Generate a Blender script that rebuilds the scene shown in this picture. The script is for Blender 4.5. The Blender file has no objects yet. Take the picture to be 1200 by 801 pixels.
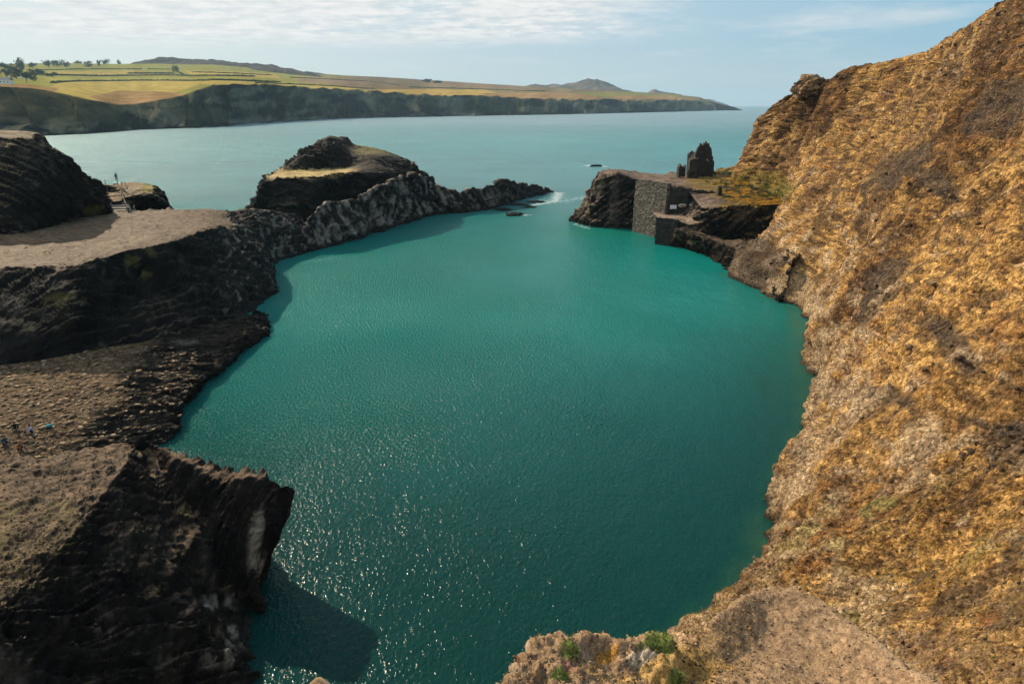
import bpy, bmesh, math, random
import numpy as np
from mathutils import Vector, Matrix
R = math.radians
S = bpy.context.scene
C = S.collection
rng = np.random.default_rng(7)
random.seed(7)

# ------------------------------------------------------------------ camera
CAMZ, PITCH, FPX = 30.0, R(19.13), 800.0
cam = bpy.data.cameras.new('camera')
camo = bpy.data.objects.new('camera', cam)
C.objects.link(camo)
camo.location = (0, 0, CAMZ)
camo.rotation_euler = (R(90) - PITCH, 0, 0)
cam.sensor_width = 36; cam.lens = 24
cam.clip_start = 0.1; cam.clip_end = 200000
S.camera = camo
# ------------------------------------------------------------------ sky, clouds, sun, exposure
SUN_AZ, SUN_EL = R(-44), R(33)
world = bpy.data.worlds.new('World'); S.world = world
world.use_nodes = True
nt = world.node_tree
bg = nt.nodes['Background']; bg.inputs[1].default_value = 0.087
sky = nt.nodes.new('ShaderNodeTexSky'); sky.sky_type = 'NISHITA'; sky.sun_disc = False
sky.sun_elevation = SUN_EL; sky.sun_rotation = SUN_AZ
sky.air_density = 1.0; sky.dust_density = 1.2; sky.ozone_density = 1.0
def nd(t, typ, **kw):
    n = t.nodes.new(typ)
    for k, v in kw.items():
        if k.startswith('_'):
            n.inputs[int(k[1:])].default_value = v
        else:
            setattr(n, k, v)
    return n
def lk(t, a, b): t.links.new(a, b)
def math_n(t, op, a=None, b=None, c=None, clamp=False):
    n = t.nodes.new('ShaderNodeMath'); n.operation = op; n.use_clamp = clamp
    for i, v in enumerate((a, b, c)):
        if v is None: continue
        if isinstance(v, (int, float)): n.inputs[i].default_value = v
        else: t.links.new(v, n.inputs[i])
    return n.outputs[0]
def ramp(t, fac, stops, interp='LINEAR'):
    n = t.nodes.new('ShaderNodeValToRGB'); cr = n.color_ramp; cr.interpolation = interp
    while len(cr.elements) < len(stops): cr.elements.new(0.5)
    for e, (p, c) in zip(cr.elements, stops):
        e.position = p
        e.color = (c, c, c, 1) if isinstance(c, (int, float)) else (*c, 1)
    t.links.new(fac, n.inputs[0])
    return n.outputs[0]
def mixc(t, fac, a, b, mode='MIX'):
    n = t.nodes.new('ShaderNodeMix'); n.data_type = 'RGBA'; n.blend_type = mode
    for sock, v in ((n.inputs[0], fac), (n.inputs[6], a), (n.inputs[7], b)):
        if isinstance(v, (int, float)): sock.default_value = v
        elif isinstance(v, tuple): sock.default_value = (*v, 1)
        else: t.links.new(v, sock)
    return n.outputs[2]
tc = nd(nt, 'ShaderNodeTexCoord')
sep = nd(nt, 'ShaderNodeSeparateXYZ'); lk(nt, tc.outputs['Generated'], sep.inputs[0])
zz = math_n(nt, 'MAXIMUM', sep.outputs[2], 0.0)
den = math_n(nt, 'ADD', zz, 0.06)
cx = math_n(nt, 'DIVIDE', sep.outputs[0], den); cy = math_n(nt, 'DIVIDE', sep.outputs[1], den)
cmb = nd(nt, 'ShaderNodeCombineXYZ'); lk(nt, cx, cmb.inputs[0]); lk(nt, cy, cmb.inputs[1])
n1 = nd(nt, 'ShaderNodeTexNoise'); n1.inputs['Scale'].default_value = 0.55; n1.inputs['Detail'].default_value = 8; n1.inputs['Roughness'].default_value = 0.6
n1.inputs['Distortion'].default_value = 0.25
lk(nt, cmb.outputs[0], n1.inputs['Vector'])
n2 = nd(nt, 'ShaderNodeTexNoise'); n2.inputs['Scale'].default_value = 4.0; n2.inputs['Detail'].default_value = 5; n2.inputs['Roughness'].default_value = 0.65
lk(nt, cmb.outputs[0], n2.inputs['Vector'])
# cloud sheet reaches down to about 4 degrees on the left, thins out to the right
az = math_n(nt, 'DIVIDE', sep.outputs[0], math_n(nt, 'MAXIMUM', sep.outputs[1], 0.2))
lim = math_n(nt, 'ADD', math_n(nt, 'MULTIPLY', math_n(nt, 'MAXIMUM', az, -0.5), 0.02), 0.070)
band = math_n(nt, 'DIVIDE', math_n(nt, 'SUBTRACT', zz, lim), 0.022, clamp=True)
left = math_n(nt, 'DIVIDE', math_n(nt, 'SUBTRACT', 0.27, az), 0.20, clamp=True)
cov = math_n(nt, 'MULTIPLY', band, left)
cn = math_n(nt, 'ADD', math_n(nt, 'MULTIPLY', n1.outputs[0], 0.7), math_n(nt, 'MULTIPLY', n2.outputs[0], 0.3))
cm = ramp(nt, cn, [(0.41, 0.0), (0.52, 1.0)])
wisp = math_n(nt, 'MULTIPLY', ramp(nt, n1.outputs[0], [(0.52, 0.0), (0.66, 1.0)]), 0.5)
cfac = math_n(nt, 'MAXIMUM', math_n(nt, 'MULTIPLY', cm, cov), math_n(nt, 'MULTIPLY', wisp, math_n(nt, 'DIVIDE', zz, 0.10, clamp=True)))
cfac = math_n(nt, 'MULTIPLY', cfac, 0.95)
# thin pale veil of high haze
azf = math_n(nt, 'DIVIDE', math_n(nt, 'ADD', az, 0.35), 1.0, clamp=True)
vcol = mixc(nt, azf, (5.7, 6.6, 7.2), (2.9, 5.4, 7.2))
vcol = mixc(nt, math_n(nt, 'SUBTRACT', 1.0, math_n(nt, 'DIVIDE', zz, 0.07, clamp=True)), vcol, (5.9, 6.9, 7.3))
veil = mixc(nt, 0.80, sky.outputs[0], vcol)
ccol = mixc(nt, ramp(nt, n2.outputs[0], [(0.35, 0.0), (0.62, 1.0)]), (7.3, 7.35, 7.4), (9.3, 9.05, 8.8))
cl = mixc(nt, cfac, veil, ccol)
lk(nt, cl, bg.inputs[0])
sun = bpy.data.lights.new('sun', 'SUN'); sun.energy = 5.0; sun.angle = R(0.53); sun.color = (1.0, 0.85, 0.62)
suno = bpy.data.objects.new('sun', sun); C.objects.link(suno)
sd = Vector((math.sin(SUN_AZ) * math.cos(SUN_EL), math.cos(SUN_AZ) * math.cos(SUN_EL), math.sin(SUN_EL)))
suno.rotation_euler = sd.to_track_quat('Z', 'Y').to_euler()
suno.location = (-60, 60, 120)
S.view_settings.view_transform = 'Standard'; S.view_settings.look = 'None'
S.view_settings.exposure = 0.25; S.view_settings.gamma = 1
S.render.engine = 'CYCLES'
S.cycles.max_bounces = 5; S.cycles.diffuse_bounces = 2; S.cycles.glossy_bounces = 2
S.cycles.transmission_bounces = 2; S.cycles.volume_bounces = 0; S.cycles.caustics_reflective = False
S.cycles.use_denoising = True
S.cycles.sample_clamp_indirect = 4.0
try: S.cycles.denoising_prefilter = 'ACCURATE'
except Exception: pass

# ------------------------------------------------------------------ numpy helpers
SP, CP = math.sin(PITCH), math.cos(PITCH)
def ray(px, py):
    u = (400.5 - py) / FPX
    return np.array([(px - 600) / FPX, CP + SP * u, -SP + CP * u])
def Z(px, py, z):                                # the point of a photo pixel at height z
    d = ray(px, py); return tuple(d * ((z - CAMZ) / d[2]) + (0, 0, CAMZ))
def Y(px, py, y):                                # the point of a photo pixel at distance y
    d = ray(px, py); return tuple(d * (y / d[1]) + (0, 0, CAMZ))
def proj(P):
    q = P - np.array([0, 0, CAMZ])
    dep = q[..., 1] * CP - q[..., 2] * SP
    up = q[..., 1] * SP + q[..., 2] * CP
    dep = np.maximum(dep, 0.5)
    return 600 + FPX * q[..., 0] / dep, 400.5 - FPX * up / dep, dep
def _h(ix, iy, iz, seed):
    h = (ix.astype(np.uint32) * np.uint32(374761393) + iy.astype(np.uint32) * np.uint32(668265263)
         + iz.astype(np.uint32) * np.uint32(2147483647 - 1013904) + np.uint32((seed * 1274126177) & 0xffffffff))
    h = (h ^ (h >> np.uint32(13))) * np.uint32(1274126177)
    h = h ^ (h >> np.uint32(16))
    return (h & np.uint32(0xffff)).astype(np.float32) / 32767.5 - 1.0
def vnoise(p, seed=0):                           # value noise, about -1..1
    p = p.astype(np.float32)
    i = np.floor(p).astype(np.int64); f = p - i; f = f * f * (3 - 2 * f)
    ix, iy, iz = i[..., 0], i[..., 1], i[..., 2]
    fx, fy, fz = f[..., 0], f[..., 1], f[..., 2]
    r = 0
    for dx in (0, 1):
        wx = fx if dx else 1 - fx
        for dy in (0, 1):
            wy = fy if dy else 1 - fy
            for dz in (0, 1):
                wz = fz if dz else 1 - fz
                r = r + wx * wy * wz * _h(ix + dx, iy + dy, iz + dz, seed)
    return r
_M = np.array([[0.36, 0.48, -0.8], [-0.8, 0.6, 0.0], [0.48, 0.64, 0.6]])
def fbm(p, scale, octs=5, gain=0.5, seed=0):
    q = (p * scale) @ _M; a = 1; s = 0; t = 0
    for k in range(octs):
        s = s + a * vnoise(q + 17.3 * k, seed + k); t += a
        q = (q * 2.03) @ _M; a *= gain
    return s / t * 1.5
def ridged(p, scale, octs=5, gain=0.5, seed=0):  # 0..1, sharp crests
    q = (p * scale) @ _M; a = 1; s = 0; t = 0
    for k in range(octs):
        s = s + a * (1 - np.abs(vnoise(q + 9.1 * k, seed + k)) * 1.6); t += a
        q = (q * 2.07) @ _M; a *= gain
    return s / t
def stretch(p, axis, k):                         # compress coords along an axis: features run k times longer along it
    a = np.array(axis, float); a /= np.linalg.norm(a)
    return p - (p @ a)[..., None] * a * (1 - 1 / k)
def sstep(x, a, b):
    t = np.clip((x - a) / (b - a), 0, 1); return t * t * (3 - 2 * t)
def lerp(a, b, t):
    a = np.asarray(a, float); b = np.asarray(b, float)
    t = np.asarray(t)[..., None] if np.ndim(t) else t
    return a * (1 - t) + b * t
def wmat(M, params):                             # Catmull-Rom weights and linear weights
    Wc = np.zeros((len(params), M)); Wl = np.zeros((len(params), M))
    for r, t in enumerate(params):
        i = min(int(t), M - 2); f = t - i
        Wl[r, i] += 1 - f; Wl[r, i + 1] += f
        cs = (-.5 * f + f * f - .5 * f**3, 1 - 2.5 * f * f + 1.5 * f**3, .5 * f + 2 * f * f - 1.5 * f**3, -.5 * f * f + .5 * f**3)
        for k, c in enumerate(cs):
            Wc[r, min(max(i - 1 + k, 0), M - 1)] += c
    return Wc, Wl
def params_for(w, step, lo, hi):                 # w: size of each lattice cell in pixels
    n = int(np.clip(w.sum() / step, lo, hi)); c = np.concatenate([[0], np.cumsum(w)]) / w.sum()
    return np.interp(np.linspace(0, 1, n), c, np.arange(len(c)))
def lattice(rows, sm=0.6, step=2.0, lo=8, hi=700, hiv=None):
    P = np.array(rows, float)
    px, py, dep = proj(P)
    off = np.clip(np.maximum(np.abs(px - 600) - 660, np.abs(py - 400) - 470) / 250, 0, 1)
    wt = (1 - .85 * off) * FPX / dep
    du = (np.linalg.norm(np.diff(P, axis=0), axis=2) * .5 * (wt[1:] + wt[:-1])).mean(1) + 1
    dv = (np.linalg.norm(np.diff(P, axis=1), axis=2) * .5 * (wt[:, 1:] + wt[:, :-1])).mean(0) + 1
    tu = params_for(du, step, lo, hi); tv = params_for(dv, step, lo, hiv or hi)
    Uc, Ul = wmat(P.shape[0], tu); Vc, Vl = wmat(P.shape[1], tv)
    U = Uc * sm + Ul * (1 - sm); V = Vc * sm + Vl * (1 - sm)
    G = np.stack([U @ P[..., k] @ V.T for k in range(3)], -1)
    return G, tu, tv
def gnormal(G):
    a = np.gradient(G, axis=0); b = np.gradient(G, axis=1)
    n = np.cross(a, b); n /= np.linalg.norm(n, axis=2, keepdims=True) + 1e-9
    if n[..., 2].mean() < 0: n = -n
    return n
def grid_mesh(name, G, mat, col=None, parent=None, smooth=True, extra=None):
    nu, nv = G.shape[:2]
    me = bpy.data.meshes.new(name)
    idx = np.arange(nu * nv).reshape(nu, nv)
    q = np.stack([idx[:-1, :-1], idx[1:, :-1], idx[1:, 1:], idx[:-1, 1:]], -1).reshape(-1, 4)
    a = G[1:, :-1] - G[:-1, :-1]; b = G[:-1, 1:] - G[:-1, :-1]
    if np.cross(a, b)[..., 2].mean() < 0: q = q[:, ::-1]
    raw_mesh(me, G.reshape(-1, 3), q)
    if smooth: me.polygons.foreach_set('use_smooth', np.ones(len(q), bool))
    if col is not None: set_col(me, col.reshape(-1, 3))
    if extra:
        for k, v in extra.items():
            at = me.attributes.new(k, 'FLOAT', 'POINT'); at.data.foreach_set('value', v.reshape(-1).astype(np.float32))
    me.materials.append(mat)
    o = bpy.data.objects.new(name, me); C.objects.link(o)
    if parent is not None: o.parent = parent
    return o
def raw_mesh(me, V, F):
    F = np.asarray(F); V = np.asarray(V, np.float32)
    me.vertices.add(len(V)); me.vertices.foreach_set('co', V.reshape(-1))
    k = F.shape[1]
    me.loops.add(F.size); me.loops.foreach_set('vertex_index', F.reshape(-1).astype(np.int32))
    me.polygons.add(len(F)); me.polygons.foreach_set('loop_start', np.arange(0, F.size, k, dtype=np.int32))
    me.update(calc_edges=True)
def set_col(me, col):
    at = me.color_attributes.new('Col', 'FLOAT_COLOR', 'POINT')
    c4 = np.ones((len(col), 4), np.float32); c4[:, :3] = np.clip(col, 0.003, 1)
    at.data.foreach_set('color', c4.reshape(-1))
def tag(o, label=None, cat=None, group=None, kind=None):
    if label: o['label'] = label
    if cat: o['category'] = cat
    if group: o['group'] = group
    if kind: o['kind'] = kind
    return o
def empty(name, loc=(0, 0, 0), rz=0):
    o = bpy.data.objects.new(name, None); C.objects.link(o); o.location = loc; o.rotation_euler = (0, 0, rz); return o
def bm_obj(name, bm, mat, parent=None, smooth=False):
    me = bpy.data.meshes.new(name); bm.normal_update(); bm.to_mesh(me); bm.free(); me.materials.append(mat)
    if smooth: me.polygons.foreach_set('use_smooth', [True] * len(me.polygons))
    o = bpy.data.objects.new(name, me); C.objects.link(o)
    if parent is not None: o.parent = parent
    return o
def bm_box(bm, c, s, rz=0, taper=0):
    m = Matrix.Translation(c) @ Matrix.Rotation(rz, 4, 'Z') @ Matrix.Diagonal((*s, 1))
    r = bmesh.ops.create_cube(bm, size=1, matrix=m)
    return r['verts']
def bm_tube(bm, a, b, r1, r2=None, seg=7):
    a = Vector(a); b = Vector(b); d = b - a; L = d.length
    m = Matrix.Translation((a + b) / 2) @ d.to_track_quat('Z', 'Y').to_matrix().to_4x4()
    bmesh.ops.create_cone(bm, cap_ends=True, segments=seg, radius1=r1, radius2=r1 if r2 is None else r2, depth=L, matrix=m)

# ------------------------------------------------------------------ materials
def ground_mat(name, fine=3.0, bump=0.25, rough=0.9, spec=0.10, contrast=0.55, flat=None, clump=None):
    """albedo from the Col attribute, broken up by fine grain; bump from the same grain"""
    m = bpy.data.materials.new(name); m.use_nodes = True; t = m.node_tree
    b = t.nodes['Principled BSDF']
    at = nd(t, 'ShaderNodeVertexColor'); at.layer_name = 'Col'
    g = nd(t, 'ShaderNodeNewGeometry')
    a = nd(t, 'ShaderNodeTexNoise'); a.inputs['Scale'].default_value = fine; a.inputs['Detail'].default_value = 8; a.inputs['Roughness'].default_value = 0.7
    lk(t, g.outputs['Position'], a.inputs['Vector'])
    v = nd(t, 'ShaderNodeTexVoronoi'); v.inputs['Scale'].default_value = fine * 1.7
    lk(t, g.outputs['Position'], v.inputs['Vector'])
    k = ramp(t, a.outputs[0], [(0.28, 1 - contrast), (0.5, 1.0), (0.74, 1 + contrast)])
    c1 = mixc(t, 1.0, at.outputs[0], k, 'MULTIPLY')
    sv = nd(t, 'ShaderNodeSeparateColor'); lk(t, v.outputs['Color'], sv.inputs[0])
    k2 = math_n(t, 'ADD', math_n(t, 'MULTIPLY', sv.outputs[0], contrast * .8), 1 - contrast * .4)
    k2c = nd(t, 'ShaderNodeCombineColor')
    for i in range(3): lk(t, k2, k2c.inputs[i])
    c2 = mixc(t, 1.0, c1, k2c.outputs[0], 'MULTIPLY')
    cb = None
    if clump:                                    # tussocks and clods: cell by cell tone with ragged edges
        dn = nd(t, 'ShaderNodeTexNoise'); dn.inputs['Scale'].default_value = clump * 1.6; dn.inputs['Detail'].default_value = 3
        lk(t, g.outputs['Position'], dn.inputs['Vector'])
        va = nd(t, 'ShaderNodeVectorMath'); va.operation = 'MULTIPLY_ADD'; va.inputs[1].default_value = (1.1 / clump,) * 3
        lk(t, dn.outputs['Color'], va.inputs[0]); lk(t, g.outputs['Position'], va.inputs[2])
        cb = nd(t, 'ShaderNodeTexVoronoi'); cb.inputs['Scale'].default_value = clump; lk(t, va.outputs[0], cb.inputs['Vector'])
        sc = nd(t, 'ShaderNodeSeparateColor'); lk(t, cb.outputs['Color'], sc.inputs[0])
        c2 = mixc(t, 1.0, c2, ramp(t, sc.outputs[1], [(0.0, (.50, .46, .42)), (.25, (.85, .82, .8)), (.75, (1.1, 1.1, 1.08)), (1.0, (1.4, 1.42, 1.45))]), 'MULTIPLY')
    lk(t, c2, b.inputs['Base Color'])
    b.inputs['Roughness'].default_value = rough
    b.inputs['Specular IOR Level'].default_value = spec
    hsum = math_n(t, 'ADD', a.outputs[0], math_n(t, 'MULTIPLY', v.outputs['Distance'], -0.35))
    if cb: hsum = math_n(t, 'ADD', hsum, math_n(t, 'MULTIPLY', cb.outputs['Distance'], -0.8))
    bp = nd(t, 'ShaderNodeBump'); bp.inputs['Strength'].default_value = 1.0; bp.inputs['Distance'].default_value = bump
    lk(t, hsum, bp.inputs['Height']); lk(t, bp.outputs[0], b.inputs['Normal'])
    if flat:                                     # level ground carries fine grit instead of broken rock
        sz = nd(t, 'ShaderNodeSeparateXYZ'); lk(t, g.outputs['Normal'], sz.inputs[0])
        fl = ramp(t, sz.outputs[2], [(.80, 0.0), (.93, 1.0)])
        g2 = nd(t, 'ShaderNodeTexNoise'); g2.inputs['Scale'].default_value = flat; g2.inputs['Detail'].default_value = 6; g2.inputs['Roughness'].default_value = .75
        lk(t, g.outputs['Position'], g2.inputs['Vector'])
        k3 = mixc(t, fl, (1, 1, 1), ramp(t, g2.outputs[0], [(.30, .55), (.5, 1.0), (.72, 1.6)]))
        lk(t, mixc(t, 1.0, c2, k3, 'MULTIPLY'), b.inputs['Base Color'])
        lk(t, math_n(t, 'SUBTRACT', 1.0, math_n(t, 'MULTIPLY', fl, .85)), bp.inputs['Strength'])
        b2 = nd(t, 'ShaderNodeBump'); b2.inputs['Distance'].default_value = .06; lk(t, g2.outputs[0], b2.inputs['Height']); lk(t, fl, b2.inputs['Strength'])
        lk(t, bp.outputs[0], b2.inputs['Normal']); lk(t, b2.outputs[0], b.inputs['Normal'])
    return m
def plain(name, col, rough=0.7, nscale=20, amt=0.25, spec=0.3):
    m = bpy.data.materials.new(name); m.use_nodes = True; t = m.node_tree; b = t.nodes['Principled BSDF']
    a = nd(t, 'ShaderNodeTexNoise'); a.inputs['Scale'].default_value = nscale; a.inputs['Detail'].default_value = 4
    g = nd(t, 'ShaderNodeNewGeometry'); lk(t, g.outputs['Position'], a.inputs['Vector'])
    k = ramp(t, a.outputs[0], [(0.3, 1 - amt), (0.7, 1 + amt)])
    lk(t, mixc(t, 1.0, tuple(col), k, 'MULTIPLY'), b.inputs['Base Color'])
    b.inputs['Roughness'].default_value = rough; b.inputs['Specular IOR Level'].default_value = spec
    return m
M_slope = ground_mat('dry_grass_slope', fine=3.4, bump=0.36, contrast=0.8, clump=2.8)
M_rock = ground_mat('slate_rock', fine=2.0, bump=0.40, rough=0.75, spec=0.12, contrast=0.5, flat=6.0)
M_fore = ground_mat('gravelly_turf', fine=16.0, bump=0.035, contrast=0.55)
M_ledge = ground_mat('slate_shingle', clump=2.4, fine=3.5, bump=0.22, contrast=0.6)
M_far = ground_mat('far_land', fine=0.035, bump=6.0, contrast=0.35, spec=0.0, rough=1)

# ------------------------------------------------------------------ water
def water_mat():
    m = bpy.data.materials.new('sea_water'); m.use_nodes = True; t = m.node_tree; b = t.nodes['Principled BSDF']
    at = nd(t, 'ShaderNodeVertexColor'); at.layer_name = 'Col'
    g = nd(t, 'ShaderNodeNewGeometry')
    mp = nd(t, 'ShaderNodeMapping'); mp.inputs['Rotation'].default_value = (0, 0, R(-30)); mp.inputs['Scale'].default_value = (1.0, 0.62, 1)
    lk(t, g.outputs['Position'], mp.inputs[0])
    w1 = nd(t, 'ShaderNodeTexNoise'); w1.inputs['Scale'].default_value = 3.5; w1.inputs['Detail'].default_value = 2.0; w1.inputs['Roughness'].default_value = 0.6
    w1.inputs['Distortion'].default_value = 0.4
    lk(t, mp.outputs[0], w1.inputs['Vector'])
    w2 = nd(t, 'ShaderNodeTexNoise'); w2.inputs['Scale'].default_value = 0.22; w2.inputs['Detail'].default_value = 3; w2.inputs['Roughness'].default_value = 0.6
    lk(t, mp.outputs[0], w2.inputs['Vector'])
    gust = nd(t, 'ShaderNodeTexNoise'); gust.inputs['Scale'].default_value = 0.045; gust.inputs['Detail'].default_value = 3
    lk(t, g.outputs['Position'], gust.inputs['Vector'])
    amp = nd(t, 'ShaderNodeAttribute'); amp.attribute_name = 'chop'
    gm = math_n(t, 'MULTIPLY', ramp(t, gust.outputs[0], [(0.3, 0.45), (0.7, 1.4)]), amp.outputs['Fac'])
    h = math_n(t, 'ADD', math_n(t, 'MULTIPLY', math_n(t, 'MULTIPLY', w1.outputs[0], gm), 0.40), math_n(t, 'MULTIPLY', w2.outputs[0], 0.26))
    bp = nd(t, 'ShaderNodeBump'); bp.inputs['Strength'].default_value = 1.0; bp.inputs['Distance'].default_value = 1.0
    lk(t, h, bp.inputs['Height']); lk(t, bp.outputs[0], b.inputs['Normal'])
    rf = nd(t, 'ShaderNodeAttribute'); rf.attribute_name = 'far'; rfar = math_n(t, 'MULTIPLY', rf.outputs['Fac'], 0.2)
    fo = nd(t, 'ShaderNodeAttribute'); fo.attribute_name = 'foam'
    fn = nd(t, 'ShaderNodeTexNoise'); fn.inputs['Scale'].default_value = 0.9; fn.inputs['Detail'].default_value = 7; fn.inputs['Roughness'].default_value = 0.7
    lk(t, g.outputs['Position'], fn.inputs['Vector'])
    ff = math_n(t, 'MULTIPLY', math_n(t, 'SUBTRACT', math_n(t, 'ADD', fn.outputs[0], math_n(t, 'MULTIPLY', fo.outputs['Fac'], 0.5)), 0.66), 6.0, clamp=True)
    ff = math_n(t, 'MULTIPLY', ff, math_n(t, 'MINIMUM', math_n(t, 'MULTIPLY', fo.outputs['Fac'], 3), 0.85))
    lk(t, mixc(t, ff, at.outputs[0], (0.50, 0.55, 0.55)), b.inputs['Base Color'])
    lk(t, math_n(t, 'ADD', math_n(t, 'ADD', 0.155, rfar), math_n(t, 'MULTIPLY', ff, 0.6)), b.inputs['Roughness'])
    b.inputs['IOR'].default_value = 1.333; b.inputs['Specular IOR Level'].default_value = 0.12
    b.inputs['Subsurface Weight'].default_value = 0.85; b.inputs['Subsurface Radius'].default_value = (0.4, 1.0, 0.9); b.inputs['Subsurface Scale'].default_value = 2.2
    return m
M_water = water_mat()
def seg_dist(P, pts):
    d = np.full(P.shape[:-1], 1e9)
    for a, b in zip(pts[:-1], pts[1:]):
        a = np.array(a[:2]); b = np.array(b[:2]); ab = b - a
        t = np.clip(((P[..., :2] - a) @ ab) / (ab @ ab + 1e-9), 0, 1)
        d = np.minimum(d, np.linalg.norm(P[..., :2] - (a + t[..., None] * ab), axis=-1))
    return d
# shore of the near water, as photo pixels on the water plane
def SH(*pp): return [Z(x, y, 0) for x, y in pp]
shore_r = SH((850, 322), (885, 335), (925, 360), (942, 400), (950, 450), (950, 500), (925, 550), (905, 610), (885, 665), (860, 705), (800, 758), (700, 790))
def make_water():
    na = 560
    th = np.linspace(R(-75), R(75), na)
    r = np.geomspace(6, 20000, 820)
    A, RR = np.meshgrid(th, r, indexing='ij')
    G = np.stack([RR * np.sin(A), RR * np.cos(A) - 2, np.zeros_like(RR)], -1)
    px, py, dep = proj(G)
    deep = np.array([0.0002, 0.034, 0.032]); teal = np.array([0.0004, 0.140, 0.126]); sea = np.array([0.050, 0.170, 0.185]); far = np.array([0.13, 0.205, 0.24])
    n = fbm(G, 0.02, 3, seed=5)
    t1 = sstep(G[..., 1] + 14 * n - .25 * G[..., 0], 30, 110)
    c = lerp(deep, teal, t1)
    c = lerp(c, sea, sstep(G[..., 1] + 20 * n, 150, 260))
    c = lerp(c, far, sstep(G[..., 1], 400, 1600))  # paler out to sea: silvery sheen mixed into the water colour
    c = c * (1 + 0.10 * fbm(G, 0.006, 3, seed=9) + 0.12 * fbm(G, 0.03, 4, seed=19))[..., None]
    d = seg_dist(G, shore_r)
    fringe = np.clip(1 - d / 2.4, 0, 1) * (0.6 + 0.4 * fbm(G, 0.5, 3, seed=3))
    c = lerp(c, np.array([0.030, 0.085, 0.045]), np.clip(fringe, 0, 1) * .8)
    # pale shallow patch under the quay and by the gap to the sea
    q = np.exp(-(((G[..., 0] - 22) / 10)**2 + ((G[..., 1] - 170) / 9)**2))
    c = lerp(c, np.array([0.006, 0.16, 0.115]), q * .8)
    foam = np.zeros(G.shape[:2])
    for pts, wd, am in FOAM:
        foam = np.maximum(foam, am * np.clip(1 - seg_dist(G, pts) / wd, 0, 1))
    chop = 1 + 0.3 * sstep(G[..., 1], 150, 500)
    chop = chop * (1 + .75 * sstep(seg_dist(G, shore_r), 24, 50) * sstep(G[..., 1], 140, 90))
    # the pool lies in the lee of the right-hand cliff: calmer there
    lee = np.exp(-(seg_dist(G, shore_r) / 34)**2)
    chop = chop * (1 - 0.78 * lee)
    o = grid_mesh('sea_water', G, M_water, c, extra={'foam': foam, 'chop': chop, 'far': sstep(G[..., 1], 120, 600)})
    tag(o, kind='structure')
FOAM = [
    (SH((440, 214), (480, 218), (510, 222)), 5, .9), (SH((590, 222), (655, 226), (650, 236), (625, 240)), 4, .6),
    (SH((690, 194), (706, 195)), 5, 1.0), (SH((596, 251), (618, 252)), 2.2, .7), (SH((672, 262), (690, 268)), 2, .5),
    (SH((560, 230), (660, 236), (700, 228)), 9, .35),
]

# ------------------------------------------------------------------ land colours (albedo)
def c_slope(G, N):
    """ochre dry grass over broken brown rock"""
    n1 = fbm(G, 0.10, 5, seed=11); n2 = fbm(stretch(G, (0.3, 0.2, 1), 2.5), 0.45, 5, seed=12); n3 = fbm(G, 1.6, 4, seed=13)
    straw = lerp((0.29, 0.165, 0.055), (0.50, 0.305, 0.115), np.clip(.5 + n3, 0, 1))
    straw = lerp(straw, (0.27, 0.115, 0.035), np.clip(n2 * 1.5, 0, 1) * .7)
    rock = lerp((0.075, 0.048, 0.030), (0.22, 0.135, 0.075), np.clip(.5 + n3, 0, 1))
    k = sstep(n2 * .55 + n1 * .25 + n3 * .35 - (N[..., 2] - .58) * .9, .04, .30)
    c = lerp(straw, rock, k * .75)
    pal = sstep(fbm(G, 0.22, 4, seed=21), .36, .55) * k
    c = lerp(c, (0.38, 0.28, 0.19), pal * .7)
    return c
def c_rock(G, N, dark=(0.006, 0.006, 0.0065), mid=(0.024, 0.021, 0.018), lite=(0.085, 0.070, 0.055), seed=0, axis=(1, .4, .25)):
    s = fbm(stretch(G, axis, 6), 0.9, 5, seed=31 + seed); n = fbm(G, 0.25, 5, seed=37 + seed)
    c = lerp(dark, mid, np.clip(.5 + s * .9, 0, 1))
    c = lerp(c, lite, sstep(s * .6 + n * .6, .33, .60) * .8)
    return c

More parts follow.
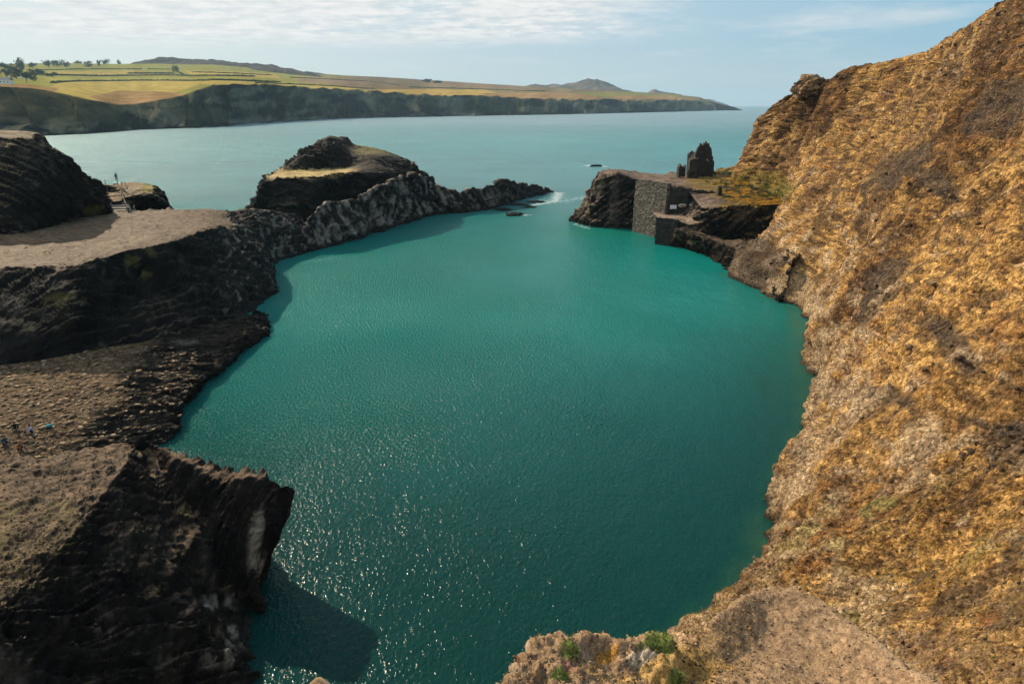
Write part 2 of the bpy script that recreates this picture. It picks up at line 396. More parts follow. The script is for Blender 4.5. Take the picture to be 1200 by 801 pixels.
# ------------------------------------------------------------------ RIGHT CLIFF
def right_cliff():
    Sh = [(72, 206), (57, 183), (57.5, 166), (58, 150), (50, 138), Z(852, 322, 0)[:2], Z(925, 360, 0)[:2], Z(940, 392, 0)[:2], Z(950, 440, 0)[:2],
          Z(950, 502, 0)[:2], Z(925, 552, 0)[:2], Z(902, 612, 0)[:2], Z(880, 672, 0)[:2], Z(850, 712, 0)[:2], Z(800, 760, 0)[:2], (3, 27), (-5, 24)]
    Cr = [(84, 196, 24), Y(905, 128, 172), Y(937, 103, 162), Y(972, 97, 154), Y(990, 83, 148), Y(1082, 62, 132), Y(1128, 36, 117), Y(1160, 14, 108), Y(1192, -5, 99),
          (70, 82, 47), (70, 66, 47), (66, 50, 45), (60, 34, 42), (52, 20, 39), (42, 6, 36), (32, -6, 33), (22, -16, 31)]
    # how far the mid slope bulges out (+) or is scooped (-)
    blg = [0, 2, 2, 1, 0, -2, -1, -.5, 0, 0, 0, 0, 0, 0, 0, 0, 0]
    rows = []
    for i, (s, c) in enumerate(zip(Sh, Cr)):
        s = np.array([s[0], s[1], 0.0]); c = np.array(c)
        d = c - s; out = np.array([d[0], d[1], 0]); out /= np.linalg.norm(out)
        row = [s - out * 1.0 + (0, 0, -3), s + out * .2 + (0, 0, .4), s + out * 1.6 + (0, 0, 3.4)]
        for t in (.2, .38, .56, .74, .9):
            hz = t ** 0.97
            row.append(s + np.array([d[0] * t, d[1] * t, d[2] * hz]) - out * blg[i] * math.sin(math.pi * t) + (0, 0, .9 * math.sin(math.pi * t)))
        row += [c, c + out * 5 + (0, 0, .3), c + out * 30 + (0, 0, 1), c + out * 60 + (0, 0, -8)]
        rows.append(row)
    G, tu, tv = lattice(rows, sm=.75, step=1.35, hi=980)
    N = gnormal(G)
    T = tv[None, :] + 0 * tu[:, None]
    U = tu[:, None] + 0 * tv[None, :]
    px, py, dep = proj(G)
    near = sstep(dep, 30, 75)
    ax = (0.45, 0.15, 0.85)
    big = fbm(G, 0.045, 3, seed=1)
    gul = ridged(stretch(G, (0.75, 0.1, 0.65), 3.0), 0.12, 4, seed=2) - .55
    med = ridged(stretch(G, ax, 1.8), 0.42, 5, .55, seed=3) - .5
    fin = ridged(G, 1.3, 4, .55, seed=4) - .5
    flat = sstep(G[..., 1], 34, 26)                      # trodden slope nearest the camera is smoother
    edge = sstep(T, 7.2, 8)                              # keep the skyline cleaner
    blk = sstep(fbm(G, .09, 3, seed=8), -.15, .35)       # turfy and craggy patches
    lump = ridged(stretch(G, (.5, .3, .8), 1.5), .85, 4, .6, seed=9) - .5
    D = 1.3 * big + 1.6 * sstep(T, 8.2, 6.5) * (ridged(stretch(G, (.6, .25, .75), 2.5), .055, 3, seed=7) - .5) - .45 * sstep(.52 - ridged(stretch(G, (.6, .25, .75), 3.4), .95, 4, .6, seed=14), 0, .12) * (1 - .6 * flat) + .6 * lump * (1 - .75 * flat) * (.35 + .65 * blk) + (2.4 * gul + 1.05 * med * (.35 + .65 * blk)) * (1 - .65 * flat) * (1 - .5 * edge) + .5 * fin * (1 - .5 * flat) * (.4 + .6 * blk)
    lowrock = sstep(T, 4.0, 2.0)
    D = D + lowrock * .5 * (ridged(stretch(G, (0.2, 0, 1), 2), .55, 4, seed=6) - .5)
    # a stepped soil scar under the far crest
    N0 = N; G = G + N * D[..., None]
    N = gnormal(G)
    c = c_slope(G, .8 * N0 + .2 * N)
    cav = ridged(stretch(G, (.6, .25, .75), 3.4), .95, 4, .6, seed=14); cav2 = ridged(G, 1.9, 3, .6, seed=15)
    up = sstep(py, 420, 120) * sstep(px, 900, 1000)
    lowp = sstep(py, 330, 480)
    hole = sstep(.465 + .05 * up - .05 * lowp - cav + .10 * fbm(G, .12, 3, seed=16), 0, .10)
    c = lerp(c, (0.070, 0.044, 0.026), hole * .85)  # dark rock, with the small shadows of the creases put into the colour
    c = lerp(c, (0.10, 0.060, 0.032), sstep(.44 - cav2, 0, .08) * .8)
    c = lerp(c, (0.46, 0.35, 0.24), sstep(fbm(G, .8, 4, seed=17), .55, .8) * .6)
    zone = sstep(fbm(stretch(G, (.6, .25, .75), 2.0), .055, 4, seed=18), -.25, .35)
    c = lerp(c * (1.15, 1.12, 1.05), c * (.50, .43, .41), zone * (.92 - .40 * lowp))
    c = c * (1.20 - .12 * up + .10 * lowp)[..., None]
    # named patches, painted as stains of the ground itself
    def blob(x, y, rx, ry, rot=0):
        a = math.radians(rot); u = (px - x) * math.cos(a) + (py - y) * math.sin(a); v = -(px - x) * math.sin(a) + (py - y) * math.cos(a)
        w = 1 - ((u / rx)**2 + (v / ry)**2)
        return sstep(w + .55 * fbm(G, .30, 4, seed=int(x)), .0, .45)
    darkr = lerp((0.050, 0.040, 0.034), (0.115, 0.082, 0.056), np.clip(.5 + fbm(G, 1.1, 4, seed=51), 0, 1))
    for b in ((1125, 410, 22, 32, -30), (1110, 395, 30, 14, 30), (1185, 520, 34, 40, 0), (1040, 345, 26, 60, 25), (1160, 490, 50, 11, 12), (1055, 195, 60, 20, -30), (1180, 120, 60, 26, -30), (1095, 215, 26, 14, 30), (1020, 470, 90, 14, 10)):
        c = lerp(c, darkr, blob(*b) * .8)
    # shoreline: paler brown bare rock, then a dark wet tide line
    n = fbm(G, .5, 4, seed=61)
    lr = lerp((0.14, 0.090, 0.055), (0.50, 0.36, 0.22), np.clip(.55 + 1.1 * n, 0, 1))
    c = lerp(c, lr, sstep(2.9 + n * 1.6 - T, 0, .8) * .8)
    pr = lerp((0.020, 0.017, 0.015), (0.15, 0.11, 0.080), np.clip(.5 + n, 0, 1))   # darker crag below the quay
    c = lerp(c, pr, blob(868, 300, 56, 36, 20) * .85)
    c = lerp(c, (0.022, 0.02, 0.018), sstep(.75 + .5 * n - G[..., 2], 0, .5) * .9)
    # mown turf and gorse near the ruin, green flushes
    g = sstep(fbm(G, .35, 4, seed=71), .1, .4)
    c = lerp(c, (0.25, 0.185, 0.045), blob(885, 222, 48, 26) * .75)
    c = lerp(c, (0.060, 0.070, 0.018), sstep(fbm(G, .8, 4, seed=72), 0.0, .3) * .8 * blob(890, 224, 46, 20))
    c = lerp(c, (0.30, 0.24, 0.06), blob(1040, 620, 150, 50) * sstep(n, -.1, .5) * .5)
    for b in ((990, 710, 14, 12), (1030, 590, 26, 16), (1075, 712, 14, 9), (1055, 640, 10, 10)):
        c = lerp(c, (0.12, 0.13, 0.035), blob(*b) * .6 * sstep(n, -.25, .2))
    for b in ((1137, 693, 16, 9), (1085, 735, 9, 10)):
        c = lerp(c, (0.40, 0.14, 0.06), blob(*b) * .8)
    grav = sstep(fbm(G, .15, 3, seed=81), -.3, .3) * sstep(py, 690, 735) * sstep(px, 960, 1040)
    c = lerp(c, (0.26, 0.17, 0.10), grav * .6)
    br = blob(1150, 640, 110, 90) * sstep(fbm(G, .12, 4, seed=83), -.35, .15)
    c = lerp(c, lerp((0.11, 0.075, 0.040), (0.27, 0.185, 0.10), np.clip(.5 + fbm(G, 2.0, 3, seed=84), 0, 1)), br * .65)
    path = np.exp(-((((px - 1010) * .66 - (py - 730)) / 12)**2)) * sstep(py, 715, 745)
    c = lerp(c, (0.40, 0.29, 0.20), path * .9)
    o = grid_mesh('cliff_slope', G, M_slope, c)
    tag(o, kind='structure')
    return G, c

# ------------------------------------------------------------------ FOREGROUND RIDGE (the cliff edge the viewer stands on)
def foreground():
    rim = [(200, 900, 21), (300, 862, 20.6), (345, 826, 20), (372, 806, 19.9), (400, 835, 20), (470, 850, 19.6), (550, 822, 19.2), (590, 800, 18.9), (620, 762, 18.5), (648, 744, 18.3), (672, 748, 18.2),
           (700, 749, 17.9), (735, 755, 17.6), (765, 753, 17.3), (795, 760, 17.0), (815, 741, 16.5), (850, 716, 16.0), (880, 697, 15.4), (905, 688, 15.0), (940, 695, 14.9), (975, 715, 15.0), (1015, 742, 15.4),
           (1060, 772, 16.0), (1110, 810, 16.9), (1180, 870, 18)]
    rows = []
    for (x, y, z) in rim:
        p = np.array(Z(x, y, z)); out = np.array([p[0], p[1], 0]); out /= np.linalg.norm(out)
        rows.append([p + out * 9 + (0, 0, -z - 3), p + out * 5 + (0, 0, -10), p + out * 1.7 + (0, 0, -3.6), p + out * .35 + (0, 0, -.8), p,
                     np.array([p[0] * .93, p[1] * .93, z + .25]), np.array([p[0] * .82, p[1] * .82, z + .6]), np.array([p[0] * .66, p[1] * .66, z + 1.5 + .04 * (28 - z)]), np.array([p[0] * .42, p[1] * .42, z + (28 - z) * .36]),
                     np.array([p[0] * .12, p[1] * .12, 26.4]), np.array([p[0] * .05, -2, 27.8]), np.array([p[0] * .3, -8, 28.0])])
    G, tu, tv = lattice(rows, sm=.7, step=1.5, hi=850)
    N = gnormal(G)
    T = tv[None, :] + 0 * tu[:, None]
    px, py, dep = proj(G)
    leftish = sstep(px, 860, 780)                # rough rocky edge on the left, smooth gravel shoulder on the right
    D = (.45 * (ridged(G, .55, 4, seed=101) - .5) + .30 * (ridged(stretch(G, (1, -.3, .5), 2.5), 1.7, 4, .6, seed=102) - .45) + .10 * fbm(G, 5, 3, seed=103)) * (.12 + .88 * leftish) * sstep(T, 9.2, 7)
    D = D + .05 * fbm(G, 2.2, 4, seed=104) + .16 * fbm(G, .5, 4, seed=105) + .035 * (ridged(G, 4.5, 3, seed=106) - .5)
    G = G + N * D[..., None]
    N = gnormal(G)
    n1 = fbm(G, .55, 5, seed=111); n2 = fbm(G, 2.6, 4, seed=112); n3 = fbm(G, 9, 3, seed=113)
    grav = lerp((0.17, 0.105, 0.060), (0.40, 0.26, 0.15), np.clip(.5 + n3 * .8, 0, 1))
    straw = lerp((0.34, 0.20, 0.065), (0.50, 0.31, 0.115), np.clip(.5 + n2, 0, 1))
    rock = lerp((0.16, 0.095, 0.06), (0.36, 0.27, 0.19), np.clip(.5 + n2 * 1.2, 0, 1))
    c = lerp(grav, straw, sstep(n1 + .3 * n2, .18, .42) * (.15 + .6 * leftish))
    c = lerp(c, rock, leftish * sstep(.75 - N[..., 2] + n2 * .3, 0, .2))
    def blob(x, y, rx, ry, w=.5):
        v = 1 - (((px - x) / rx)**2 + ((py - y) / ry)**2)
        return sstep(v + w * n2, 0, .5)
    c = lerp(c, straw, blob(800, 785, 60, 30))
    for b in ((668, 760, 14, 10), (767, 762, 26, 10), (655, 795, 14, 8), (790, 795, 12, 8)):
        c = lerp(c, lerp((0.10, 0.13, 0.03), (0.20, 0.24, 0.06), np.clip(.5 + n3, 0, 1)), blob(*b) * .9)
    c = lerp(c, (0.42, 0.20, 0.035), blob(713, 762, 12, 9) * .9)
    c = lerp(c, (0.25, 0.12, 0.085), blob(667, 778, 14, 10, .2) * .9)
    c = lerp(c, (0.46, 0.38, 0.29), blob(752, 771, 20, 8, .3) * .8)
    path = np.exp(-((((px - 1010) * .66 - (py - 730)) / 14)**2)) * sstep(py, 715, 745)
    c = lerp(c, (0.32, 0.235, 0.165), path * .7)
    o = grid_mesh('cliff_edge', G, M_fore, c); tag(o, kind='structure')
    return G, c

# ------------------------------------------------------------------ LEFT SIDE
def rock_block(name, rows, step=1.5, sm=.6, seed=0, amp=1.0, axis=(1, .45, .2), kst=3.5, top=None, topcol=((0.10, 0.07, 0.045), (0.24, 0.165, 0.105)), flatk=(.80, .93), mat=None, topamp=.18,
               grass=None, lite=(0.085, 0.070, 0.055), scale=1.0, hi=700, kind='structure', colfn=None, extra_d=None, bed=1.0):
    G, tu, tv = lattice(rows, sm=sm, step=step, hi=hi)
    N = gnormal(G)
    up = sstep(N[..., 2], flatk[0], flatk[1])
    a = amp * (1 - (1 - topamp) * up)
    f1 = ridged(stretch(G, axis, kst), .22 * scale, 3, seed=201 + seed) - .5
    f2 = ridged(stretch(G, axis, kst), .75 * scale, 5, .6, seed=202 + seed) - .5
    f3 = fbm(G, 1.4 * scale, 4, seed=203 + seed)
    f4 = ridged(stretch(G, axis, kst * 1.6), 2.4 * scale, 3, .6, seed=204 + seed) - .5
    D = a * (1.4 * f1 + .75 * f2 + .16 * f3 + .22 * f4)
    ax = np.array(axis, float); ax /= np.linalg.norm(ax); nb = np.cross(ax, (0.3, -0.5, 0.8) if abs(ax[2]) < .6 else (.5, .8, .1)); nb /= np.linalg.norm(nb)
    bx = G @ nb + .5 * fbm(G, .22, 3, seed=221 + seed)
    st1 = bx * .75; st2 = bx * 2.1 + .4 * vnoise(G * .6, 222 + seed)
    bm_ = sstep(fbm(G, .16, 3, seed=223 + seed), -.35, .15)
    D = D + amp * bed * (1 - up * .9) * bm_ * (.85 * (st1 - np.floor(st1) - .5) + .34 * (st2 - np.floor(st2) - .5))
    if extra_d is not None: D = D + extra_d(G, N)
    G2 = G + N * D[..., None]
    N2 = gnormal(G2)
    c = c_rock(G2, N2, lite=lite, seed=seed, axis=axis)
    n = fbm(G2, .6, 5, seed=211 + seed); n3 = fbm(stretch(G2, (1, .3, 0), 2.5), 3.0, 4, seed=212 + seed)
    tcol = lerp(topcol[0], topcol[1], np.clip(.5 + n3 * .8 + .3 * n, 0, 1))
    u2 = sstep(.45 * N[..., 2] + .55 * N2[..., 2] + .10 * n, flatk[0] - .02, flatk[1] - .04)
    if top is not None: u2 = u2 * top(G2)
    c = lerp(c, lerp((0.04, 0.03, 0.02), (0.12, 0.082, 0.05), np.clip(.5 + n3, 0, 1)), sstep(N2[..., 2] + .15 * n, .68, .92) * .4)
    c = lerp(c, tcol, u2)
    if grass is not None:
        gk, gc = grass
        c = lerp(c, lerp(np.array(gc) * .7, np.array(gc) * 1.2, np.clip(.5 + n3, 0, 1)), np.clip(gk(G2, N2, n), 0, 1))
    if colfn is not None: c = colfn(G2, N2, n, c)
    # tide line
    c = lerp(c, (0.016, 0.015, 0.014), sstep(1.1 + .5 * n - G2[..., 2], 0, .5) * .9)
    o = grid_mesh(name, G2, mat or M_rock, c)
    if kind: tag(o, kind=kind)
    return o
def z(a, b, c): return Z(a, b, c)
def off(p, dx, dy, dz=None): return (p[0] + dx, p[1] + dy, p[2] if dz is None else dz)

def left_side():
    # L1: the big dark block in the lower left
    rows = [
        [z(-330, 980, 11), z(-240, 960, 11), z(-160, 950, 10.8), z(-95, 935, 10), z(-10, 1010, 4.5), z(80, 1080, .5), z(160, 1130, -2)],
        [z(-260, 820, 10.8), z(-160, 820, 10.6), z(-90, 825, 10.5), z(-45, 810, 9.9), z(30, 890, 4.5), z(110, 960, .5), z(200, 1010, -2)],
        [z(-220, 745, 10.6), z(-120, 745, 10.4), z(-50, 745, 10.2), z(-2, 742, 9.6), z(75, 815, 6), z(220, 885, .6), z(300, 935, -2)],
        [z(-200, 670, 10.5), z(-100, 675, 10.3), z(-20, 680, 10), z(42, 680, 9.2), z(115, 750, 6), z(248, 815, .8), z(322, 862, -2)],
        [z(-180, 600, 10.4), z(-80, 605, 10.1), z(20, 612, 9.7), z(96, 612, 9), z(172, 692, 5.6), z(278, 765, .8), z(338, 806, -2)],
        [z(-160, 560, 10.3), z(-40, 560, 9.9), z(60, 562, 9.3), z(142, 548, 8.6), z(205, 640, 5.2), z(276, 722, .8), z(330, 780, -2)],
        [z(-160, 552, 10.3), z(0, 547, 9.5), z(70, 537, 9), z(166, 516, 8.5), z(235, 620, 4.7), z(278, 692, 1.0), z(318, 762, -2)],
        [(-50, 44, 1), (-34, 43.5, 1), (-29, 45, 1), z(205, 532, 7.9), z(250, 625, 4.3), z(285, 690, 1.5), z(311, 752, -2)],
        [(-46, 48, -1), (-30, 48, -1), (-25, 46.5, 0), z(240, 548, 7.4), z(268, 635, 4.2), z(295, 695, 1.5), z(313, 748, -2)],
        [(-30, 50, -2), (-22, 48, -2), (-19, 44, -1), z(272, 558, 7.0), z(290, 635, 4.2), z(306, 695, 1.5), z(314, 745, -2)],
        [(-23, 46, -2), (-20.5, 44, -2), (-18.8, 41.5, 0), z(308, 560, 7.2), z(304, 630, 4.4), z(298, 685, 1.5), z(300, 738, -2)],
        [(-20, 44, -3), (-19, 42, -2), (-17.8, 40, .8), z(334, 568, 6.4), z(323, 620, 4.2), z(302, 680, 1.5), z(301, 737, -2)],
        [(-18.5, 41, -3), (-17.8, 40, -2.5), (-16.8, 38.6, .3), z(339, 580, 5.4), z(325, 625, 3.4), z(303, 680, .9), z(300, 736, -2.5)],
        [(-18, 38.6, -3), (-17.4, 38, -2.8), (-16.8, 37.4, -2), z(304, 695, -1), z(302, 702, -1.4), z(300, 712, -2), z(299, 735, -3)],
    ]
    def cf(G, N, n, c):
        px, py, _ = proj(G)
        streak = fbm(stretch(G, (.25, .25, 1), 8), 1.1, 4, seed=301)
        m = sstep(1 - (((px - 312) / 26)**2 + ((py - 650) / 62)**2), 0, .6) + sstep(1 - (((px - 262) / 55)**2 + ((py - 740) / 55)**2), 0, .8)
        return lerp(c, (0.26, 0.245, 0.20), np.clip(m, 0, 1) * sstep(streak, -.1, .35) * .85)
    rock_block('rock_headland', rows, seed=1, step=1.5, sm=.45, amp=.8, axis=(.35, .35, 1), kst=4, topcol=((0.065, 0.042, 0.026), (0.17, 0.108, 0.064)), topamp=.5,
               grass=(lambda G, N, n: sstep(n, .12, .4) * sstep(N[..., 2], .75, .9) * .6 * sstep(proj(G)[1], 560, 600), (0.095, 0.075, 0.025)), colfn=cf, hi=620)
    # L2: low ledge with shingle and upended slate beds
    rows = [
        [z(-160, 445, 3.6), z(-160, 480, 3.5), z(-160, 530, 3.2), z(-160, 580, 3)],
        [z(0, 428, 3.5), z(0, 468, 3.2), z(0, 520, 2.9), z(0, 585, 2.2)],
        [z(60, 420, 3.3), z(60, 460, 3.1), z(62, 512, 2.4), z(65, 570, 1)],
        [z(120, 408, 3.1), z(122, 452, 2.8), z(130, 505, 1.9), z(140, 545, -1)],
        [z(180, 398, 2.7), z(183, 438, 2.3), z(190, 492, 1.5), z(206, 524, -1)],
        [z(232, 383, 2.2), z(236, 415, 1.8), z(228, 455, 1.0), z(213, 488, -1.2)],
        [z(275, 373, 1.7), z(283, 390, 1.6), z(275, 415, .8), z(258, 436, -1.2)],
        [z(303, 366, 1.0), z(309, 378, 1.0), z(306, 392, .5), z(292, 412, -1.2)],
        [z(318, 368, -1.5), z(320, 378, -1.5), z(318, 390, -1.5), z(310, 404, -2.2)],
    ]
    def top2(G):
        px, py, _ = proj(G)
        return sstep(150 - px + (450 - py) * .55 + 22 * fbm(G, .25, 4, seed=77), -10, 40)
    def ed(G, N):
        t = top2(G)
        b = ridged(stretch(G, (1, .55, .05), 7), .55, 4, .6, seed=311) - .5
        b2 = ridged(stretch(G, (1, .55, .05), 6), 1.6, 3, .6, seed=312) - .5
        return (1 - t) * (1.15 * b + .45 * b2) + t * .07 * fbm(G, 2.5, 3, seed=5)
    rock_block('rock_ledge', rows, seed=2, step=1.3, sm=.6, amp=.18, top=top2, topcol=((0.075, 0.050, 0.030), (0.19, 0.125, 0.072)), flatk=(.55, .8), mat=M_ledge, extra_d=ed,
               axis=(1, .55, .05), kst=6, lite=(0.13, 0.12, 0.115))
    # L3: the plateau block
    def bk(p, dx=0, dy=6, zz=-2): return (p[0] + dx, p[1] + dy, zz)
    R3 = [
        [z(-160, 432, 3), z(-160, 395, 6.5), z(-160, 320, 12.3), z(-160, 296, 12.6), z(-160, 268, 12.6)],
        [z(0, 428, 3), z(0, 386, 6.6), z(0, 314, 12.1), z(0, 292, 12.4), z(0, 262, 12.4)],
        [z(55, 422, 3), z(60, 378, 6.8), z(60, 312, 12.1), z(60, 290, 12.3), z(60, 258, 12.3)],
        [z(88, 420, 2.6), z(84, 372, 7.2), z(90, 310, 12.1), z(90, 288, 12.2), z(90, 255, 12.2)],
        [z(118, 414, 2.4), z(110, 362, 7), z(116, 303, 12.3), z(116, 282, 12.2), z(116, 251, 12.1)],
        [z(172, 405, 2), z(165, 350, 6), z(152, 293, 12.3), z(155, 274, 12.2), z(150, 248, 12)],
        [z(238, 385, 1.4), z(222, 335, 6.2), z(202, 284, 12.1), z(205, 266, 12), z(205, 246, 11.8)],
        [z(300, 372, -1), z(274, 320, 5.5), z(248, 268, 11.6), z(250, 257, 11.4), z(248, 245, 11.2)],
        [z(328, 352, -1.5), z(308, 305, 5), z(276, 266, 10.2), z(268, 256, 10.4), z(262, 247, 10.4)],
        [z(324, 330, -1.5), z(312, 292, 4), z(290, 268, 8), z(280, 258, 8.4), z(272, 250, 8.4)],
        [z(312, 305, -1.5), z(302, 282, 2), z(290, 268, 4), z(285, 262, 4), z(280, 256, 4)],
    ]
    rows = [r + [bk(r[-1], 1, 5, 5), bk(r[-1], 2, 9, -2)] for r in R3]
    def cf3(G, N, n, c):
        px, py, _ = proj(G)
        m = sstep(1 - (((px - 40) / 62)**2 + ((py - 355) / 36)**2), -.2, .4) * sstep(N[..., 2], .45, .8)
        c = lerp(c, lerp((0.17, 0.125, 0.085), (0.32, 0.24, 0.165), np.clip(.5 + n, 0, 1)), m * .85)
        g = sstep(1 - (((px - 165) / 22)**2 + ((py - 305) / 26)**2), 0, .6) + sstep(1 - (((px - 75) / 30)**2 + ((py - 352) / 12)**2), 0, .6)
        c = lerp(c, (0.15, 0.125, 0.05), np.clip(g, 0, 1) * sstep(n, -.2, .3) * .8)
        w = sstep(fbm(stretch(G, (.5, .2, .8), 6), 1.2, 4, seed=66), .45, .6)
        return lerp(c, (0.36, 0.31, 0.25), w * .6 * sstep(px, 230, 290))
    rock_block('rock_plateau', rows, seed=3, step=1.5, sm=.4, amp=.85, axis=(.7, .1, .75), kst=3.5, topcol=((0.075, 0.050, 0.031), (0.17, 0.112, 0.070)), colfn=cf3, topamp=.22, flatk=(.82, .94))
    # L4: dark hill in the upper left
    def hill(base, mid, top, dy=30, low=-2):
        if dy < 30: return [base, mid, top, (top[0] - 2, top[1] + 1.5, top[2] - 2.0), (top[0] - 4, top[1] + dy * .4, low)]
        return [base, mid, top, (top[0] - 3, top[1] + 8, top[2] - .5), (top[0] - 4, top[1] + dy, low)]
    rows = [
        hill(z(-200, 290, 12.4), Y(-200, 215, 97), Y(-200, 140, 104)),
        hill(z(-80, 286, 12.4), Y(-80, 220, 98), Y(-80, 152, 105)),
        hill(z(0, 279, 12.3), Y(0, 215, 100), Y(0, 161, 107)),
        hill(z(28, 276, 12.2), Y(30, 218, 102), Y(36, 163, 109)),
        hill(z(52, 271, 12.1), Y(56, 222, 104), Y(62, 176, 111), 24),
        hill(z(76, 263, 12), Y(76, 228, 108), Y(84, 190, 114), 20),
        hill(z(94, 258, 11.8), Y(96, 232, 112), Y(102, 204, 117), 16),
        hill(z(112, 254, 11.6), Y(112, 236, 115), Y(116, 214, 119), 16),
        hill(z(124, 251, 11.3), Y(124, 240, 118), Y(124, 226, 121), 14),
        hill(z(131, 251, 11.6), Y(131, 246, 119), Y(130, 240, 121), 10),
    ]
    def cf4(G, N, n, c):
        px, py, _ = proj(G)
        g = sstep(1 - (((px - 112) / 17)**2 + ((py - 248) / 10)**2), 0, .6)
        c = lerp(c, (0.20, 0.19, 0.06), g * .9)
        t = sstep(N[..., 2], .62, .85) * sstep(n, -.3, .2)
        return lerp(c, (0.15, 0.105, 0.055), t * .8)
    rock_block('rock_hill', rows, seed=4, step=1.4, sm=.5, amp=.9, axis=(1, .2, -.35), kst=3, topcol=((0.07, 0.047, 0.026), (0.16, 0.105, 0.05)), colfn=cf4)
    # L5: knoll behind the steps
    def kn(a, t, b2, dy=12): return [a, ((a[0] + t[0]) / 2, (a[1] * .7 + t[1] * .3), a[2] * .35 + t[2] * .65), t, b2, (b2[0] + 1, b2[1] + dy, -2)]
    rows = [
        kn(z(118, 244, 11.8), Y(120, 224, 128), Y(120, 216, 131)),
        kn(z(136, 249, 11.8), Y(136, 227, 128), Y(134, 218.5, 132)),
        kn(z(152, 247, 11.7), Y(153, 229, 127), Y(155, 216, 136)),
        kn(z(168, 245, 11.5), Y(167, 229, 127), Y(170, 217, 137)),
        kn(z(182, 245, 11.3), Y(180, 230, 128), Y(182, 222, 136)),
        kn(z(194, 245, 11.2), Y(190, 235, 129), Y(191, 230, 134), 8),
        kn(z(200, 247, 10.6), Y(198, 244, 130), Y(198, 243, 133), 6),
    ]
    rock_block('rock_knoll', rows, seed=5, step=1.2, sm=.55, amp=.8, topamp=.4, topcol=((0.14, 0.09, 0.05), (0.25, 0.16, 0.08)),
               grass=(lambda G, N, n: sstep(proj(G)[0], 158, 175) * sstep(N[..., 2], .7, .9) * .8, (0.26, 0.20, 0.045)))

